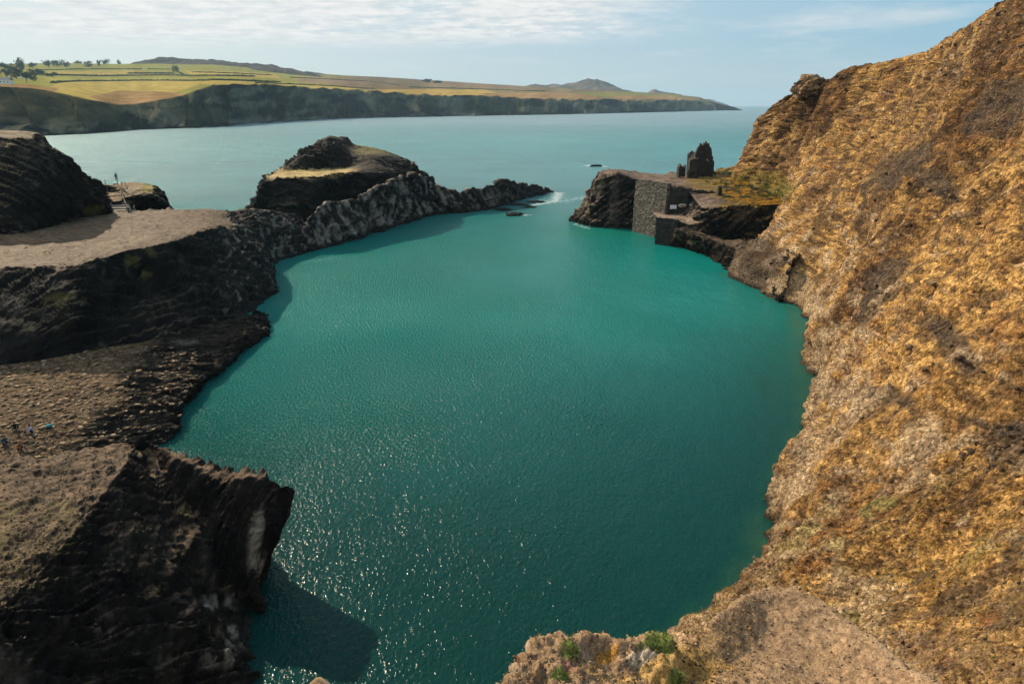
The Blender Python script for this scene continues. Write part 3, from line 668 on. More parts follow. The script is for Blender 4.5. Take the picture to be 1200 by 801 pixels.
# ------------------------------------------------------------------ ISLAND, RIDGE, SKERRIES
def island():
    def r(fx, fy, lf, lb, pk, dy=14):
        f = Z(fx, fy, -1.5); f = (f[0] * 1.03, max(f[1], lf[1] - 5), -1.5)
        return [f, ((f[0] + lf[0]) / 2, f[1] * .3 + lf[1] * .7, lf[2] * .55), lf, lb, ((lb[0] * .4 + pk[0] * .6), lb[1] * .6 + pk[1] * .4, lb[2] * .4 + pk[2] * .6 - .2), pk, (pk[0], pk[1] + 4, pk[2] - 1), (pk[0], pk[1] + dy, -2)]
    rows = [
        r(296, 256, Z(297, 247, 1.5), Z(297, 243, 2), Z(298, 238, 3)),
        r(300, 262, Y(306, 226, 183), Y(306, 220, 188), Y(308, 217, 190)),
        r(312, 266, Y(314, 213, 183), Y(316, 207, 189), Y(320, 203, 192)),
        r(330, 270, Y(332, 209, 183), Y(334, 201, 191), Y(334, 196, 194)),
        r(350, 270, Y(350, 208, 183), Y(350, 200, 192), Y(350, 184, 198)),
        r(370, 268, Y(372, 207, 183), Y(370, 199, 193), Y(366, 170, 201)),
        r(388, 264, Y(392, 204, 184), Y(388, 198, 194), Y(384, 160, 204)),
        r(402, 262, Y(404, 203, 184), Y(402, 197, 195), Y(400, 164, 205)),
        r(420, 258, Y(420, 202, 186), Y(418, 194, 194), Y(418, 171, 206)),
        r(440, 254, Y(440, 206, 188), Y(440, 190, 196), Y(442, 175, 207)),
        r(462, 246, Y(460, 208, 191), Y(460, 192, 199), Y(464, 182, 207)),
        r(480, 238, Y(476, 208, 195), Y(476, 198, 201), Y(478, 188, 207)),
        r(498, 226, Y(490, 212, 200), Y(490, 206, 204), Y(490, 202, 206)),
        r(512, 222, Z(506, 216, 1), Z(506, 214, 1.2), Z(506, 212, 1)),
    ]
    def cf(G, N, n, c):
        px, py, _ = proj(G)
        led = sstep(8 - np.abs(py - (203 + 0 * px)), 0, 4) * sstep(px, 305, 318) * sstep(px, 428, 405) * sstep(N[..., 2], .5, .8)
        c = lerp(c, lerp((0.30, 0.20, 0.075), (0.44, 0.32, 0.13), np.clip(.5 + n, 0, 1)), led)
        top = sstep(N[..., 2], .80, .93) * sstep(px, 408, 420) * sstep(py, 184, 178)
        return lerp(c, (0.15, 0.12, 0.05), top)
    o = rock_block('rock_island', rows, seed=6, step=1.15, sm=.45, amp=1.6, axis=(1, .1, -.3), kst=2.2, top=lambda G: np.zeros(G.shape[:2]), colfn=cf, kind=None, topamp=.2)
    tag(o, 'tall dark rock island with a strip of pale dry grass on its ledge', 'rock island')
    # boulder ground between plateau and ridge
    def rr(f, c1, dy=9, fm=.45, dz=0):
        f = Z(*f); c1 = Y(c1[0], c1[1], f[1] + 8)
        return [f, (f[0] * (1 - fm) + c1[0] * fm, f[1] * .7 + c1[1] * .3, c1[2] * .6), c1, (c1[0] + .5, c1[1] + dy * .4, c1[2] * .7), (c1[0] + 1, c1[1] + dy, -2)]
    rows = [rr((300, 318, -1), (262, 250, 7.5)), rr((318, 318, -1), (278, 246, 7.5)), rr((330, 312, -1), (298, 245, 7)), rr((342, 308, -1), (318, 247, 6.6)), rr((356, 304, -1), (338, 252, 6)),
            rr((368, 300, -1), (354, 262, 4.5)), rr((376, 296, -1), (366, 276, 2.5)), rr((384, 292, -1.5), (376, 288, -.5))]
    def cfk(G, N, n, c):
        w = sstep(fbm(stretch(G, (.2, .1, 1), 5), 1.1, 4, seed=67), .12, .45)
        return lerp(c, (0.22, 0.19, 0.16), w * .7)
    o = rock_block('rock_outcrop', rows, seed=7, step=1.3, sm=.6, amp=.9, axis=(.3, .1, 1), kst=3, top=lambda G: np.zeros(G.shape[:2]) + .3, kind=None, colfn=cfk)
    tag(o, 'rounded dark boulder-like outcrop joining the plateau tip to the low ridge', 'rock outcrop')
    # the long jagged ridge that closes the pool
    sk = [(352, 282, 1.5), (362, 256, 5), (372, 244, 6.5), (382, 237, 7.6), (400, 236, 7.4), (416, 234, 7.0), (424, 228, 7.6), (436, 222, 8.0), (452, 218, 8.0), (462, 208, 9.0), (474, 206, 9.0), (486, 204, 8.6), (497, 208, 7.6), (508, 216, 6.2), (520, 220, 5.2),
          (534, 224, 4.2), (548, 222, 4.2), (562, 219, 4.4), (576, 216, 4.4), (588, 212, 4.6), (602, 213, 4.0), (616, 217, 3.0), (630, 219, 2.4), (642, 222, 1.6), (650, 226, .2)]
    wl = [(350, 303), (362, 300), (374, 297), (386, 294), (402, 290), (416, 286), (426, 283), (438, 279), (452, 275), (462, 271), (474, 267), (486, 263), (497, 259), (508, 256), (520, 255), (534, 254), (548, 253), (562, 252), (576, 249), (588, 245), (602, 241), (616, 236), (630, 233), (642, 230), (652, 229)]
    rows = []
    for i, ((x, y, zz_), (wx, wy)) in enumerate(zip(sk, wl)):
        f = Z(wx, wy, -1); c1 = Y(x, y, f[1] + 4.5 + random.uniform(-.5, .5))
        rows.append([f, (f[0] * .6 + c1[0] * .4, f[1] * .65 + c1[1] * .35, c1[2] * .5), (f[0] * .2 + c1[0] * .8, f[1] * .25 + c1[1] * .75, c1[2] * .88), c1, (c1[0] + .5, c1[1] + 3, c1[2] * .5), (c1[0] + 1, c1[1] + 7, -2)])
    def edr(G, N):
        px, _, _ = proj(G)
        k = sstep(px, 470, 540)
        blades = ridged(stretch(G, (-.25, .35, 1), 3.5), .38, 3, .5, seed=321) - .5
        return k * 1.9 * blades * sstep(G[..., 2], -1.5, 1)
    def cfr(G, N, n, c):
        px, py, _ = proj(G)
        s = fbm(stretch(G, (-.7, .3, .8), 3), .7, 5, seed=331)
        c = lerp(c, (0.30, 0.25, 0.21), sstep(s + .5 * n, .05, .5) * .75 * sstep(px, 700, 470))
        c = lerp(c, (0.26, 0.24, 0.20), sstep(1.3 - np.abs(G[..., 2] - 2.0) + n, 0, 1.5) * sstep(px, 470, 420) * .55)
        return lerp(c, (0.20, 0.09, 0.04), sstep(1 - (((px - 470) / 4)**2 + ((py - 213) / 3)**2), 0, .5) * .5)
    o = rock_block('rock_ridge', rows, seed=8, step=1.1, sm=.35, amp=1.25, axis=(-.6, .35, .8), kst=2.2, top=lambda G: np.zeros(G.shape[:2]) + .4, kind=None, colfn=cfr, extra_d=edr, hi=900, lite=(0.16, 0.135, 0.115))
    tag(o, 'long jagged grey-brown rock ridge running out between pool and sea', 'rock ridge')
M_boulder = {}
def boulder(name, loc, size, rz=0, col=((0.008, 0.008, 0.008), (0.045, 0.04, 0.035)), seed=0, parent=None, subd=4, jag=.35, mat=None, tilt=0):
    bm = bmesh.new(); bmesh.ops.create_icosphere(bm, subdivisions=subd, radius=1)
    V = np.array([v.co[:] for v in bm.verts])
    L = np.max(np.abs(V) ** 1.0, axis=1, keepdims=True)
    V = V * (1 - .35 * (1 - 1 / (np.linalg.norm(V / L, axis=1, keepdims=True)))) 
    V = np.sign(V) * np.abs(V) ** .8
    q = V + seed * 7.7
    V = V * (1 + jag * (ridged(q, 1.1, 3, seed=seed) - .5) + jag * .5 * fbm(q, 3.2, 3, seed=seed))[:, None]
    V = V * np.array(size)
    ca, sa = math.cos(rz), math.sin(rz); ct, st = math.cos(tilt), math.sin(tilt)
    V = np.stack([V[:, 0] * ct + V[:, 2] * st, V[:, 1], -V[:, 0] * st + V[:, 2] * ct], 1)
    V = np.stack([V[:, 0] * ca - V[:, 1] * sa, V[:, 0] * sa + V[:, 1] * ca, V[:, 2]], 1)
    for v, p in zip(bm.verts, V): v.co = p
    me = bpy.data.meshes.new(name); bm.to_mesh(me); bm.free()
    n = fbm(V + np.array(loc), 1.3 / max(size), 4, seed=seed + 3)
    set_col(me, lerp(col[0], col[1], np.clip(.5 + n, 0, 1)))
    me.materials.append(mat or M_rock)
    o = bpy.data.objects.new(name, me); C.objects.link(o); o.location = loc
    if parent is not None: o.parent = parent
    return o
def skerries():
    for (x, y, w, h, lab) in ((607, 240, 3.2, .5, 'flat dark sea rock just off the right tip of the jagged ridge'), (628, 237, 2.8, .45, 'thin sea rock farthest right below the tip of the jagged ridge'),
                              (603, 252, 2.6, .8, 'black sea rock standing apart in the gap below the jagged ridge'), (591, 246, 2.6, .5, 'low wet sea rock tucked against the foot of the jagged ridge'),
                              (699, 195, 3.0, .8, 'lone dark sea rock awash out in the bay beyond the quay'), (620, 243, 1.8, .35, 'tiny sea rock between the ridge tip and the black rock'),
                              (679, 258, 2.6, 1.6, 'lumpy brown sea rock at the seaward foot of the quay promontory'), (697, 262, 2.4, 2.2, 'pale brown sea rock below the left end of the quay promontory'),
                              (302, 392, 1.8, 1.1, 'black rock at the water edge at the tip of the slate ledge')):
        p = Z(x, y, 0)
        o = boulder('sea_rock', (p[0], p[1], .05), (w, w * .5, h), rz=random.uniform(-.4, .4), seed=int(x), jag=.7, subd=4)
        tag(o, lab, 'sea rock', 'rocks standing in the water')

# ------------------------------------------------------------------ PROMONTORY WITH QUAY
def promontory():
    rows = [
        [(14.5, 186, -2), (16.5, 188, .4), (18, 190, .8), (19, 196, .3), (20, 201, -2)],
        [(19.5, 179, -2), (20.5, 184, 5.5), (22, 190, 9), (25, 200, 7), (27, 210, -2)],
        [(21.5, 177, -2), (23.2, 182, 12.6), (26, 190, 13.3), (29, 202, 11.8), (31, 213, -2)],
        [(24.5, 177, -2), (26.5, 180, 13.3), (29, 190, 13.4), (33, 202, 11.8), (35, 213, -2)],
        [(30.0, 175.5, -2), (32.0, 175.5, 12.2), (33, 186, 12.3), (38, 200, 11.4), (40, 212, -2)],
        [(36.8, 163.5, -2), (37.6, 163.5, 12.0), (38.5, 176, 11.9), (42.5, 198, 11.4), (44, 210, -2)],
        [(40.9, 163.5, -2), (41.2, 163.5, 11.2), (43, 174, 11.4), (47, 198, 11.4), (49, 208, -2)],
        [(41.3, 149.6, -2), (41.6, 150.6, 8.7), (45.5, 166, 11.0), (50, 197, 11.6), (53, 207, -2)],
        [(50, 149, -2), (50.2, 150.2, 9.2), (52.5, 165, 11.2), (55, 194, 12.5), (59, 204, -2)],
        [(60, 148.5, -2), (60.2, 149.6, 9.6), (60.5, 162, 12.0), (61, 188, 15), (66, 200, -2)],
        [(70, 148, -2), (70.2, 149.6, 10.5), (70.5, 162, 13.5), (71, 186, 18), (76, 200, -2)],
    ]
    def cf(G, N, n, c):
        px, py, _ = proj(G)
        up = sstep(N[..., 2], .6, .85)
        gravel = lerp((0.09, 0.062, 0.045), (0.21, 0.145, 0.105), np.clip(.5 + n, 0, 1))
        grass = lerp((0.13, 0.090, 0.030), (0.30, 0.205, 0.062), np.clip(.5 + n + .7 * fbm(G, 2.0, 3, seed=93), 0, 1))
        grass = lerp(grass, (0.085, 0.085, 0.022), sstep(fbm(G, .7, 5, seed=91), .0, .3) * .85)
        grass = lerp(grass, (0.22, 0.17, 0.045), sstep(848 - px, 0, 12) * .6)
        grass = grass * (.72, .62, .60)
        t = lerp(gravel, grass, sstep(px + 10 * n, 800, 815) * sstep(218 + (px - 800) * .25 + 3 * n - py, -6, 2) + sstep(px + 8 * n, 838, 850))
        c = lerp(c, t, up)
        w = sstep(fbm(stretch(G, (.2, .1, 1), 4), .5, 4, seed=92), .05, .4)
        return lerp(c, (0.30, 0.235, 0.17), (1 - up) * w * sstep(px, 735, 690) * .8)
    rock_block('promontory', rows, seed=9, step=1.1, sm=.3, amp=1.5, bed=.35, axis=(.8, 0, .6), kst=1.6, scale=1.2, top=lambda G: np.zeros(G.shape[:2]), colfn=cf, topamp=.15, flatk=(.75, .9), hi=800)
    # low terrace in front of the dark wall
    rows = [
        [(32.6, 154.9, -2), (32.8, 155.1, 5.8), (33.2, 158, 5.9), (33.6, 166, 5.8)],
        [(36.8, 152.3, -2), (36.9, 152.6, 5.7), (37.2, 157, 5.8), (37.4, 166, 5.8)],
        [(38.6, 150.6, -2), (38.8, 151.2, 5.0), (39.6, 156, 5.9), (40, 166, 6.2)],
        [(40.5, 149, -2), (41, 149.8, 5.6), (42, 155, 8), (42.5, 166, 9)],
        [(43, 148, -2), (43.6, 149.6, 4), (44.5, 152.5, 7.5), (45, 160, 8)],
    ]
    def cft(G, N, n, c): return lerp(c, lerp((0.16, 0.115, 0.085), (0.27, 0.20, 0.145), np.clip(.5 + n, 0, 1)), sstep(N[..., 2], .6, .85))
    rock_block('quay_terrace', rows, seed=10, step=1.1, sm=.25, amp=.3, top=lambda G: np.zeros(G.shape[:2]), colfn=cft)
    # scree below
    rows = []
    for (wx, wy, tx, ty, tz) in ((782, 292, 792, 268, 4), (805, 297, 812, 275, 4), (826, 302, 830, 282, 3.6), (845, 316, 855, 290, 3.2), (862, 330, 880, 292, 4), (884, 338, 905, 296, 5), (898, 352, 915, 304, 5), (915, 362, 938, 300, 7)):
        f = Z(wx, wy, -1); c1 = Z(tx, ty, tz)
        rows.append([f, ((f[0] + c1[0]) / 2, (f[1] + c1[1]) / 2, c1[2] * .62), c1, (c1[0] + .6, c1[1] + 6, c1[2] + .5)])
    def cfs(G, N, n, c):
        c = lerp((0.018, 0.015, 0.013), (0.15, 0.11, 0.075), np.clip(.35 + 1.3 * n + .5 * fbm(G, 1.6, 3, seed=94), 0, 1))
        px, py, _ = proj(G)
        c = lerp(c, (0.34, 0.27, 0.19), sstep(n, .05, .4) * sstep(3.2 - G[..., 2], 0, 1) * sstep(840 - px, 0, 30) * .8)
        return lerp(c, (0.10, 0.13, 0.03), sstep(1 - (((px - 885) / 16)**2 + ((py - 306) / 10)**2) + .5 * n, 0, .5) * .7)
    rock_block('scree_bank', rows, seed=11, step=1.1, sm=.6, amp=1.5, scale=1.3, top=lambda G: np.zeros(G.shape[:2]), colfn=cfs, kst=1.3, mat=M_slope, bed=.3)

def masonry_mat(name, c1, c2, mortar):
    m = bpy.data.materials.new(name); m.use_nodes = True; t = m.node_tree; b = t.nodes['Principled BSDF']
    tcn = nd(t, 'ShaderNodeUVMap'); tcn.uv_map = 'UVMap'
    nz = nd(t, 'ShaderNodeTexNoise'); nz.inputs['Scale'].default_value = .8; nz.inputs['Detail'].default_value = 5; lk(t, tcn.outputs[0], nz.inputs['Vector'])
    br = nd(t, 'ShaderNodeTexBrick'); br.inputs['Scale'].default_value = 1.0; br.inputs['Brick Width'].default_value = .9; br.inputs['Row Height'].default_value = .32; br.inputs['Mortar Size'].default_value = .035
    br.inputs['Color1'].default_value = (*c1, 1); br.inputs['Color2'].default_value = (*c2, 1); br.inputs['Mortar'].default_value = (*mortar, 1); br.inputs['Bias'].default_value = 0
    wv = nd(t, 'ShaderNodeMix'); wv.data_type = 'VECTOR'; wv.inputs[0].default_value = .04
    lk(t, tcn.outputs[0], wv.inputs[4]); lk(t, nz.outputs['Color'], wv.inputs[5]); lk(t, wv.outputs[1], br.inputs['Vector'])
    k = ramp(t, nz.outputs[0], [(.3, .55), (.7, 1.4)])
    lk(t, mixc(t, 1.0, br.outputs[0], k, 'MULTIPLY'), b.inputs['Base Color'])
    b.inputs['Roughness'].default_value = .9
    bp = nd(t, 'ShaderNodeBump'); bp.inputs['Distance'].default_value = .08; lk(t, math_n(t, 'ADD', math_n(t, 'MULTIPLY', br.outputs['Fac'], -1), nz.outputs[0]), bp.inputs['Height']); lk(t, bp.outputs[0], b.inputs['Normal'])
    return m
M_mason = masonry_mat('quay_masonry', (0.06, 0.054, 0.044), (0.17, 0.145, 0.11), (0.035, 0.03, 0.026))
M_mason_shade = masonry_mat('shaded_masonry', (0.014, 0.014, 0.014), (0.05, 0.044, 0.038), (0.008, 0.008, 0.008))  # shaded copy of the quay masonry, the shade put into its colour
def wall_panel(name, quad, thick, mat, label, cat='wall', group=None, holes=(), ragged=0.0, nx=40, nz=24, seed=0, parent=None, rough=.10):
    """a wall from its outer face quad (bl, br, tr, tl), given thickness, a ragged top and real openings; UV in metres"""
    bl, br, tr, tl = [np.array(q, float) for q in quad]
    L = np.linalg.norm(br - bl); H = np.linalg.norm(tl - bl)
    nrm = np.cross(br - bl, tl - bl); nrm /= np.linalg.norm(nrm)
    bm = bmesh.new(); uvl = bm.loops.layers.uv.new('UVMap')
    us = np.linspace(0, 1, nx + 1); vs = np.linspace(0, 1, nz + 1)
    rg = [ragged * (random.random() - .5) for _ in us]
    def P(u, v, side):
        iu = int(round(u * nx)); vv = v * (1 + rg[iu] / H) if v > .5 else v
        p = (bl * (1 - u) + br * u) * (1 - vv) + (tl * (1 - u) + tr * u) * vv
        return p - nrm * (thick if side else 0)
    def hole(i, j):
        u = (i + .5) / nx; v = (j + .5) / nz
        for h in holes:
            if h[0] < u < h[2] and h[1] < v < h[3]: return True
            if len(h) > 4 and h[4] == 'below' and h[0] < u < h[2] and v > h[1]: return True
        return i < 0 or j < 0 or i >= nx or j >= nz
    vc = {}
    def V(i, j, s):
        if (i, j, s) not in vc:
            p = P(us[i], vs[j], s)
            jit = np.array([random.uniform(-1, 1) for _ in range(3)]) * rough
            vc[(i, j, s)] = bm.verts.new(p + jit)
        return vc[(i, j, s)]
    def F(vl, uv):
        f = bm.faces.new(vl)
        for l, q in zip(f.loops, uv): l[uvl].uv = q
    for i in range(nx):
        for j in range(nz):
            if hole(i, j): continue
            a = [(i, j), (i + 1, j), (i + 1, j + 1), (i, j + 1)]
            uv = [(us[x] * L, vs[y] * H) for x, y in a]
            F([V(x, y, 0) for x, y in a], uv); F([V(x, y, 1) for x, y in a][::-1], uv[::-1])
            for (di, dj, e) in ((-1, 0, (3, 0)), (1, 0, (1, 2)), (0, -1, (0, 1)), (0, 1, (2, 3))):
                if hole(i + di, j + dj):
                    p, q = a[e[0]], a[e[1]]
                    uv2 = [(us[p[0]] * L, vs[p[1]] * H), (us[p[0]] * L + thick * .5, vs[p[1]] * H), (us[q[0]] * L + thick * .5, vs[q[1]] * H), (us[q[0]] * L, vs[q[1]] * H)]
                    F([V(*p, 0), V(*p, 1), V(*q, 1), V(*q, 0)], uv2)
    o = bm_obj(name, bm, mat, parent)
    if parent is None: tag(o, label, cat, group)
    elif label: o['label'] = label
    return o
def quay():
    wall_panel('quay_wall', [(30.2, 171.6, -.6), (35.4, 160.6, -.6), (36.0, 161.2, 12.5), (30.6, 172.6, 12.6)], 1.2, M_mason, 'large grey masonry quay wall facing the pool, catching slanting light', 'wall', 'masonry walls of the old quay', ragged=.7, nx=40, nz=40)
    wall_panel('retaining_wall', [(36.2, 160.9, 5), (47.0, 160.9, 5), (47.4, 161.8, 10.9), (36.2, 161.6, 12.2)], 1.0, M_mason_shade, 'dark shaded retaining wall above the low terrace, small pale sign fixed on it', 'wall', 'masonry walls of the old quay', ragged=.6, nx=40, nz=20)
    wall_panel('landing_wall', [(32.5, 154.5, -.6), (37.0, 151.6, -.6), (36.9, 152.3, 5.9), (32.6, 155.1, 5.95)], 1.0, M_mason_shade, 'low dark landing wall rising from the water under the terrace', 'wall', 'masonry walls of the old quay', ragged=.2, nx=24, nz=24)
    # left return of the landing wall
    bm = bmesh.new(); bm_box(bm, (0, 0, 0), (1.5, .06, .9))
    bm_box(bm, (0, -.035, 0), (1.4, .02, .8))
    p = Y(789, 242.5, 160.55); s = bm_obj('sign', bm, plain('sign_paint', (.62, .62, .66), .5)); s.location = p; s.rotation_euler = (R(-6), 0, 0)
    tag(s, 'small blank pale sign fixed on the dark retaining wall', 'sign')
    # gate post ruin at the right end of the retaining wall
    o = wall_panel('stone_pillar', [(47.0, 158.8, 8.4), (48.5, 158.8, 8.4), (47.9, 158.9, 12.4), (47.3, 158.9, 12.4)], 1.0, M_mason_shade, 'black broken stone pillar at the right end of the dark retaining wall', 'pillar', ragged=.5, nx=6, nz=10, rough=.08)
    for (x, y, sx, lab) in ((800, 241, .9, 'pale stone block on the terrace right of the sign'), (815, 240, 1.3, 'larger pale stone block against the wall end right of the sign')):
        q = Z(x, y, 8.6); o = boulder('stone_block', Y(x, y, 158.6), (sx, .6, .45), col=((.22, .18, .16), (.36, .31, .28)), seed=x, jag=.2); tag(o, lab, 'stone', 'fallen blocks by the retaining wall')
def ruin():
    # base point about (810, 208): world (49.5, 190, 11.3)
    b = Y(823, 206, 186); bx, by, bz = b
    t = empty('ruined_tower', (bx, by, bz - .3), R(8))
    tag(t, 'ruined dark stone engine house with arched gable tower on the promontory', 'ruin')
    def gable(name, w, h, th, loc, holes, lab=None, prof=None, nx=22, nz=26):
        # wall with a profile top; local frame: x along, z up
        bm = bmesh.new(); uvl = bm.loops.layers.uv.new('UVMap')
        vc = {}
        rr = [random.choice((-.7, -.3, 0, .2, .4)) + random.uniform(-.1, .1) for _ in range(nx + 1)]
        def top(u): return prof(u) * h
        def V(i, j, s):
            if (i, j, s) not in vc:
                u = i / nx; hh = top(u) + (rr[i] if j > nz * .5 else 0) * (j / nz)
                vc[(i, j, s)] = bm.verts.new((loc[0] + (u - .5) * w + random.uniform(-.03, .03), loc[1] + (th if s else 0) + random.uniform(-.05, .05), loc[2] + hh * j / nz))
            return vc[(i, j, s)]
        def hole(i, j):
            if i < 0 or j < 0 or i >= nx or j >= nz: return True
            u = (i + .5) / nx; v = (j + .5) / nz
            return any(a < u < c and b_ < v < d for a, b_, c, d in holes)
        for i in range(nx):
            for j in range(nz):
                if hole(i, j): continue
                a = [(i, j), (i + 1, j), (i + 1, j + 1), (i, j + 1)]
                for s in (0, 1):
                    vl = [V(x, y, s) for x, y in a]
                    if s: vl = vl[::-1]
                    f = bm.faces.new(vl)
                    for l in f.loops: l[uvl].uv = (l.vert.co.x, l.vert.co.z)
                for (di, dj, e) in ((-1, 0, (3, 0)), (1, 0, (1, 2)), (0, -1, (0, 1)), (0, 1, (2, 3))):
                    if hole(i + di, j + dj):
                        p, q = a[e[0]], a[e[1]]
                        f = bm.faces.new([V(*p, 0), V(*p, 1), V(*q, 1), V(*q, 0)])
                        for l in f.loops: l[uvl].uv = (l.vert.co.x + l.vert.co.y, l.vert.co.z)
        return bm_obj(name, bm, M_mason_shade, t)
    # tower: four walls, front with arched top
    arch = lambda u: (.60 if u > .93 else .66 if u < .06 else .70 + .30 * max(0, 1 - (abs(u - .50) / .45)**1.7)**.8)
    gable('gable_wall', 5.2, 8.9, .8, (0, 0, 0), [(.62, .50, .78, .58)], prof=arch)
    gable('rear_wall', 4.4, 6.0, .8, (0, 5.2, 0), [(.55, .66, .85, .92)], prof=lambda u: .9 + .1 * math.sin(7 * u))
    def side(name, x, h, prof):
        o = gable(name, 4.6, h, .8, (0, 0, 0), [], prof=prof, nx=16, nz=16); o.location = (x, 3.0, 0); o.rotation_euler = (0, 0, R(90)); return o
    side('side_wall', -1.6, 6.6, lambda u: .95 - .25 * u)
    side('side_wall', 2.5, 5.4, lambda u: 1 - .35 * u)
    gable('side_wall', 2.3, 5.0, 1.0, (-3.1, -1.2, -.9), [], prof=lambda u: 1.2 - .1 * (1 if .2 < u < .5 else 0) - .3 * max(0, u - .6), nx=10, nz=14)
    gable('low_wall', 1.9, 3.0, 1.6, (-5.3, 1.0, 0), [], prof=lambda u: .95 + .05 * math.sin(9 * u), nx=8, nz=8)
    gable('low_wall', 1.0, 4.2, .8, (2.3, -.5, 0), [], prof=lambda u: 1 - .1 * u, nx=6, nz=10)
    gable('low_wall', 5.5, 1.6, .8, (5.4, .6, 0), [(.0, .0, .001, .001)], prof=lambda u: .9 - .45 * u + .12 * math.sin(16 * u), nx=18, nz=6)
    gable('low_wall', 6.5, .9, .7, (3.2, -3.2, -.6), [], prof=lambda u: .8 + .2 * math.sin(11 * u), nx=18, nz=4)

# ------------------------------------------------------------------ FAR HEADLAND
def headland():
    wl = [(-400, 162), (-200, 160), (-60, 158), (0, 158), (50, 158), (100, 156), (140, 153), (165, 151), (200, 150), (225, 149), (250, 148), (300, 144), (350, 141), (400, 138.5), (432, 137.5), (436, 137.5), (470, 136.8), (520, 136), (560, 135.2), (600, 134.6), (650, 133.8), (700, 132.8), (750, 131.6), (790, 130.6), (820, 130.0), (838, 129.6)]
    # cliff top: (py, set-back in fraction of distance)
    ct = [95, 97, 100, 102, 106, 117, 124, 121, 116, 108, 99.5, 99, 102, 104.5, 106.5, 106.5, 109, 111.5, 113, 114.5, 116.5, 117.5, 117.5, 117, 119, 125]
    sb = [1.09, 1.09, 1.09, 1.08, 1.09, 1.06, 1.05, 1.05, 1.05, 1.05, 1.035, 1.03, 1.028, 1.025, 1.025, 1.02, 1.02, 1.02, 1.02, 1.02, 1.02, 1.02, 1.02, 1.02, 1.01, 1.005]
    sky_ = [72, 73, 74, 75, 74, 74.5, 75, 75, 75, 75.5, 76, 80, 85, 88, 89.5, 89.7, 91.5, 95, 98, 100, 103, 105.5, 108, 110.5, 114, 123]
    rows = []
    ys = []
    xs0 = [a for a, b in wl]; CT0 = list(ct); rj = random.Random(5)
    xs = sorted(set(xs0 + [x for x in np.arange(232, 836, 7.0)]))
    ct = [float(np.interp(x, xs0, ct) + (rj.uniform(-1.6, 2.2) if x not in xs0 else 0) * min(1, (x - 200) / 250 + .25 if x > 200 else 0)) for x in xs]
    ctb = [float(np.interp(x, xs0, CT0)) for x in xs]; sb = [float(np.interp(x, xs0, sb)) for x in xs]; sky_ = [float(np.interp(x, xs0, sky_)) for x in xs]
    wl0 = wl; wl = [(x, float(np.interp(x, xs0, [b for a, b in wl0]) + (rj.uniform(-.035, .02) * (np.interp(x, xs0, [b for a, b in wl0]) - 123) if x > 225 else 0))) for x in xs]
    for (x, w), c_, cb_, s_, k in zip(wl, ct, ctb, sb, sky_):
        y0 = Z(x, w, 0)[1]; ys.append(y0)
        f = Z(x, w + .25, -2); a = Z(x, w, 1.0)
        yc = Z(x, float(np.interp(x, xs0, [b for a_, b in wl0])), 0)[1] * s_
        top = Y(x, c_, yc)
        mid = [(a[i] * .55 + top[i] * .45) for i in range(3)]; mid[2] = top[2] * .5
        depth = np.interp(x, [0, 400, 700, 838], [1900, 2100, 1200, 60]) 
        yk = yc + depth
        row = [f, a, tuple(mid), top]
        for q in (.12, .3, .5, .7, .86, 1.0):
            ypx = cb_ + (k - cb_) * q ** .92
            row.append(Y(x, ypx, yc + (yk - yc) * q ** 1.4))
        e = row[-1]; row.append((e[0] * 1.1, e[1] + depth * .4, e[2] * .6)); row.append((e[0] * 1.2, e[1] + depth * .8, -20))
        rows.append(row)
    G, tu, tv = lattice(rows, sm=.2, step=.9, lo=60, hi=1100, hiv=520)
    N = gnormal(G)
    T = tv[None, :] + 0 * tu[:, None]; px, py, dep = proj(G)
    sc = dep / 1500.0
    cl = sstep(T, .6, 1.4) * sstep(T, 3.35, 2.8)         # the cliff face
    dist = G[..., 1] / 1500
    q = G / np.maximum(dist, .5)[..., None]
    ver = ridged(stretch(q, (0.1, 0, 1), 2.2), .022, 5, .55, seed=401) - .5
    D = cl * 70 * ver * np.maximum(dist, .6) + 3.0 * fbm(q, .01, 3, seed=402) * sstep(T, 3, 4)
    rocky = sstep(px, 430, 480)
    D = D + rocky * cl * 14 * (ridged(q, .05, 4, seed=403) - .5)
    G = G + np.stack([0 * D, -D, .0 * D], -1) * cl[..., None] + np.stack([0 * D, 0 * D, D * .6], -1) * (1 - cl)[..., None] * sstep(T, 3, 4)[..., None]
    N = gnormal(G)
    n1 = fbm(q, .02, 4, seed=411); n2 = fbm(stretch(q, (1, 0, 0), 3), .06, 4, seed=412)
    # cliffs: grey-green rock and turf; dark blotches paint in shading of the relief
    rock = lerp((0.001, 0.003, 0.003), (0.085, 0.080, 0.058), np.clip(.35 + 1.6 * n2 + 2.2 * (ridged(q, .035, 4, .6, seed=405) - .52), 0, 1))
    rock = lerp(rock, (0.030, 0.036, 0.018), sstep(n1, -.05, .3) * .6)
    # land: bands of fields split by depth (v) and length (u)
    pxw = px + 6 * n1
    v = (T - 3) / 6
    straw = lerp((0.32, 0.235, 0.07), (0.40, 0.29, 0.09), np.clip(.5 + n1, 0, 1))
    green = lerp((0.19, 0.175, 0.05), (0.26, 0.235, 0.07), np.clip(.5 + n1, 0, 1))
    heath = lerp((0.13, 0.080, 0.060), (0.22, 0.14, 0.10), np.clip(.5 + n1, 0, 1))
    bracken = lerp((0.22, 0.13, 0.06), (0.33, 0.20, 0.10), np.clip(.5 + n2, 0, 1))
    land = green.copy()
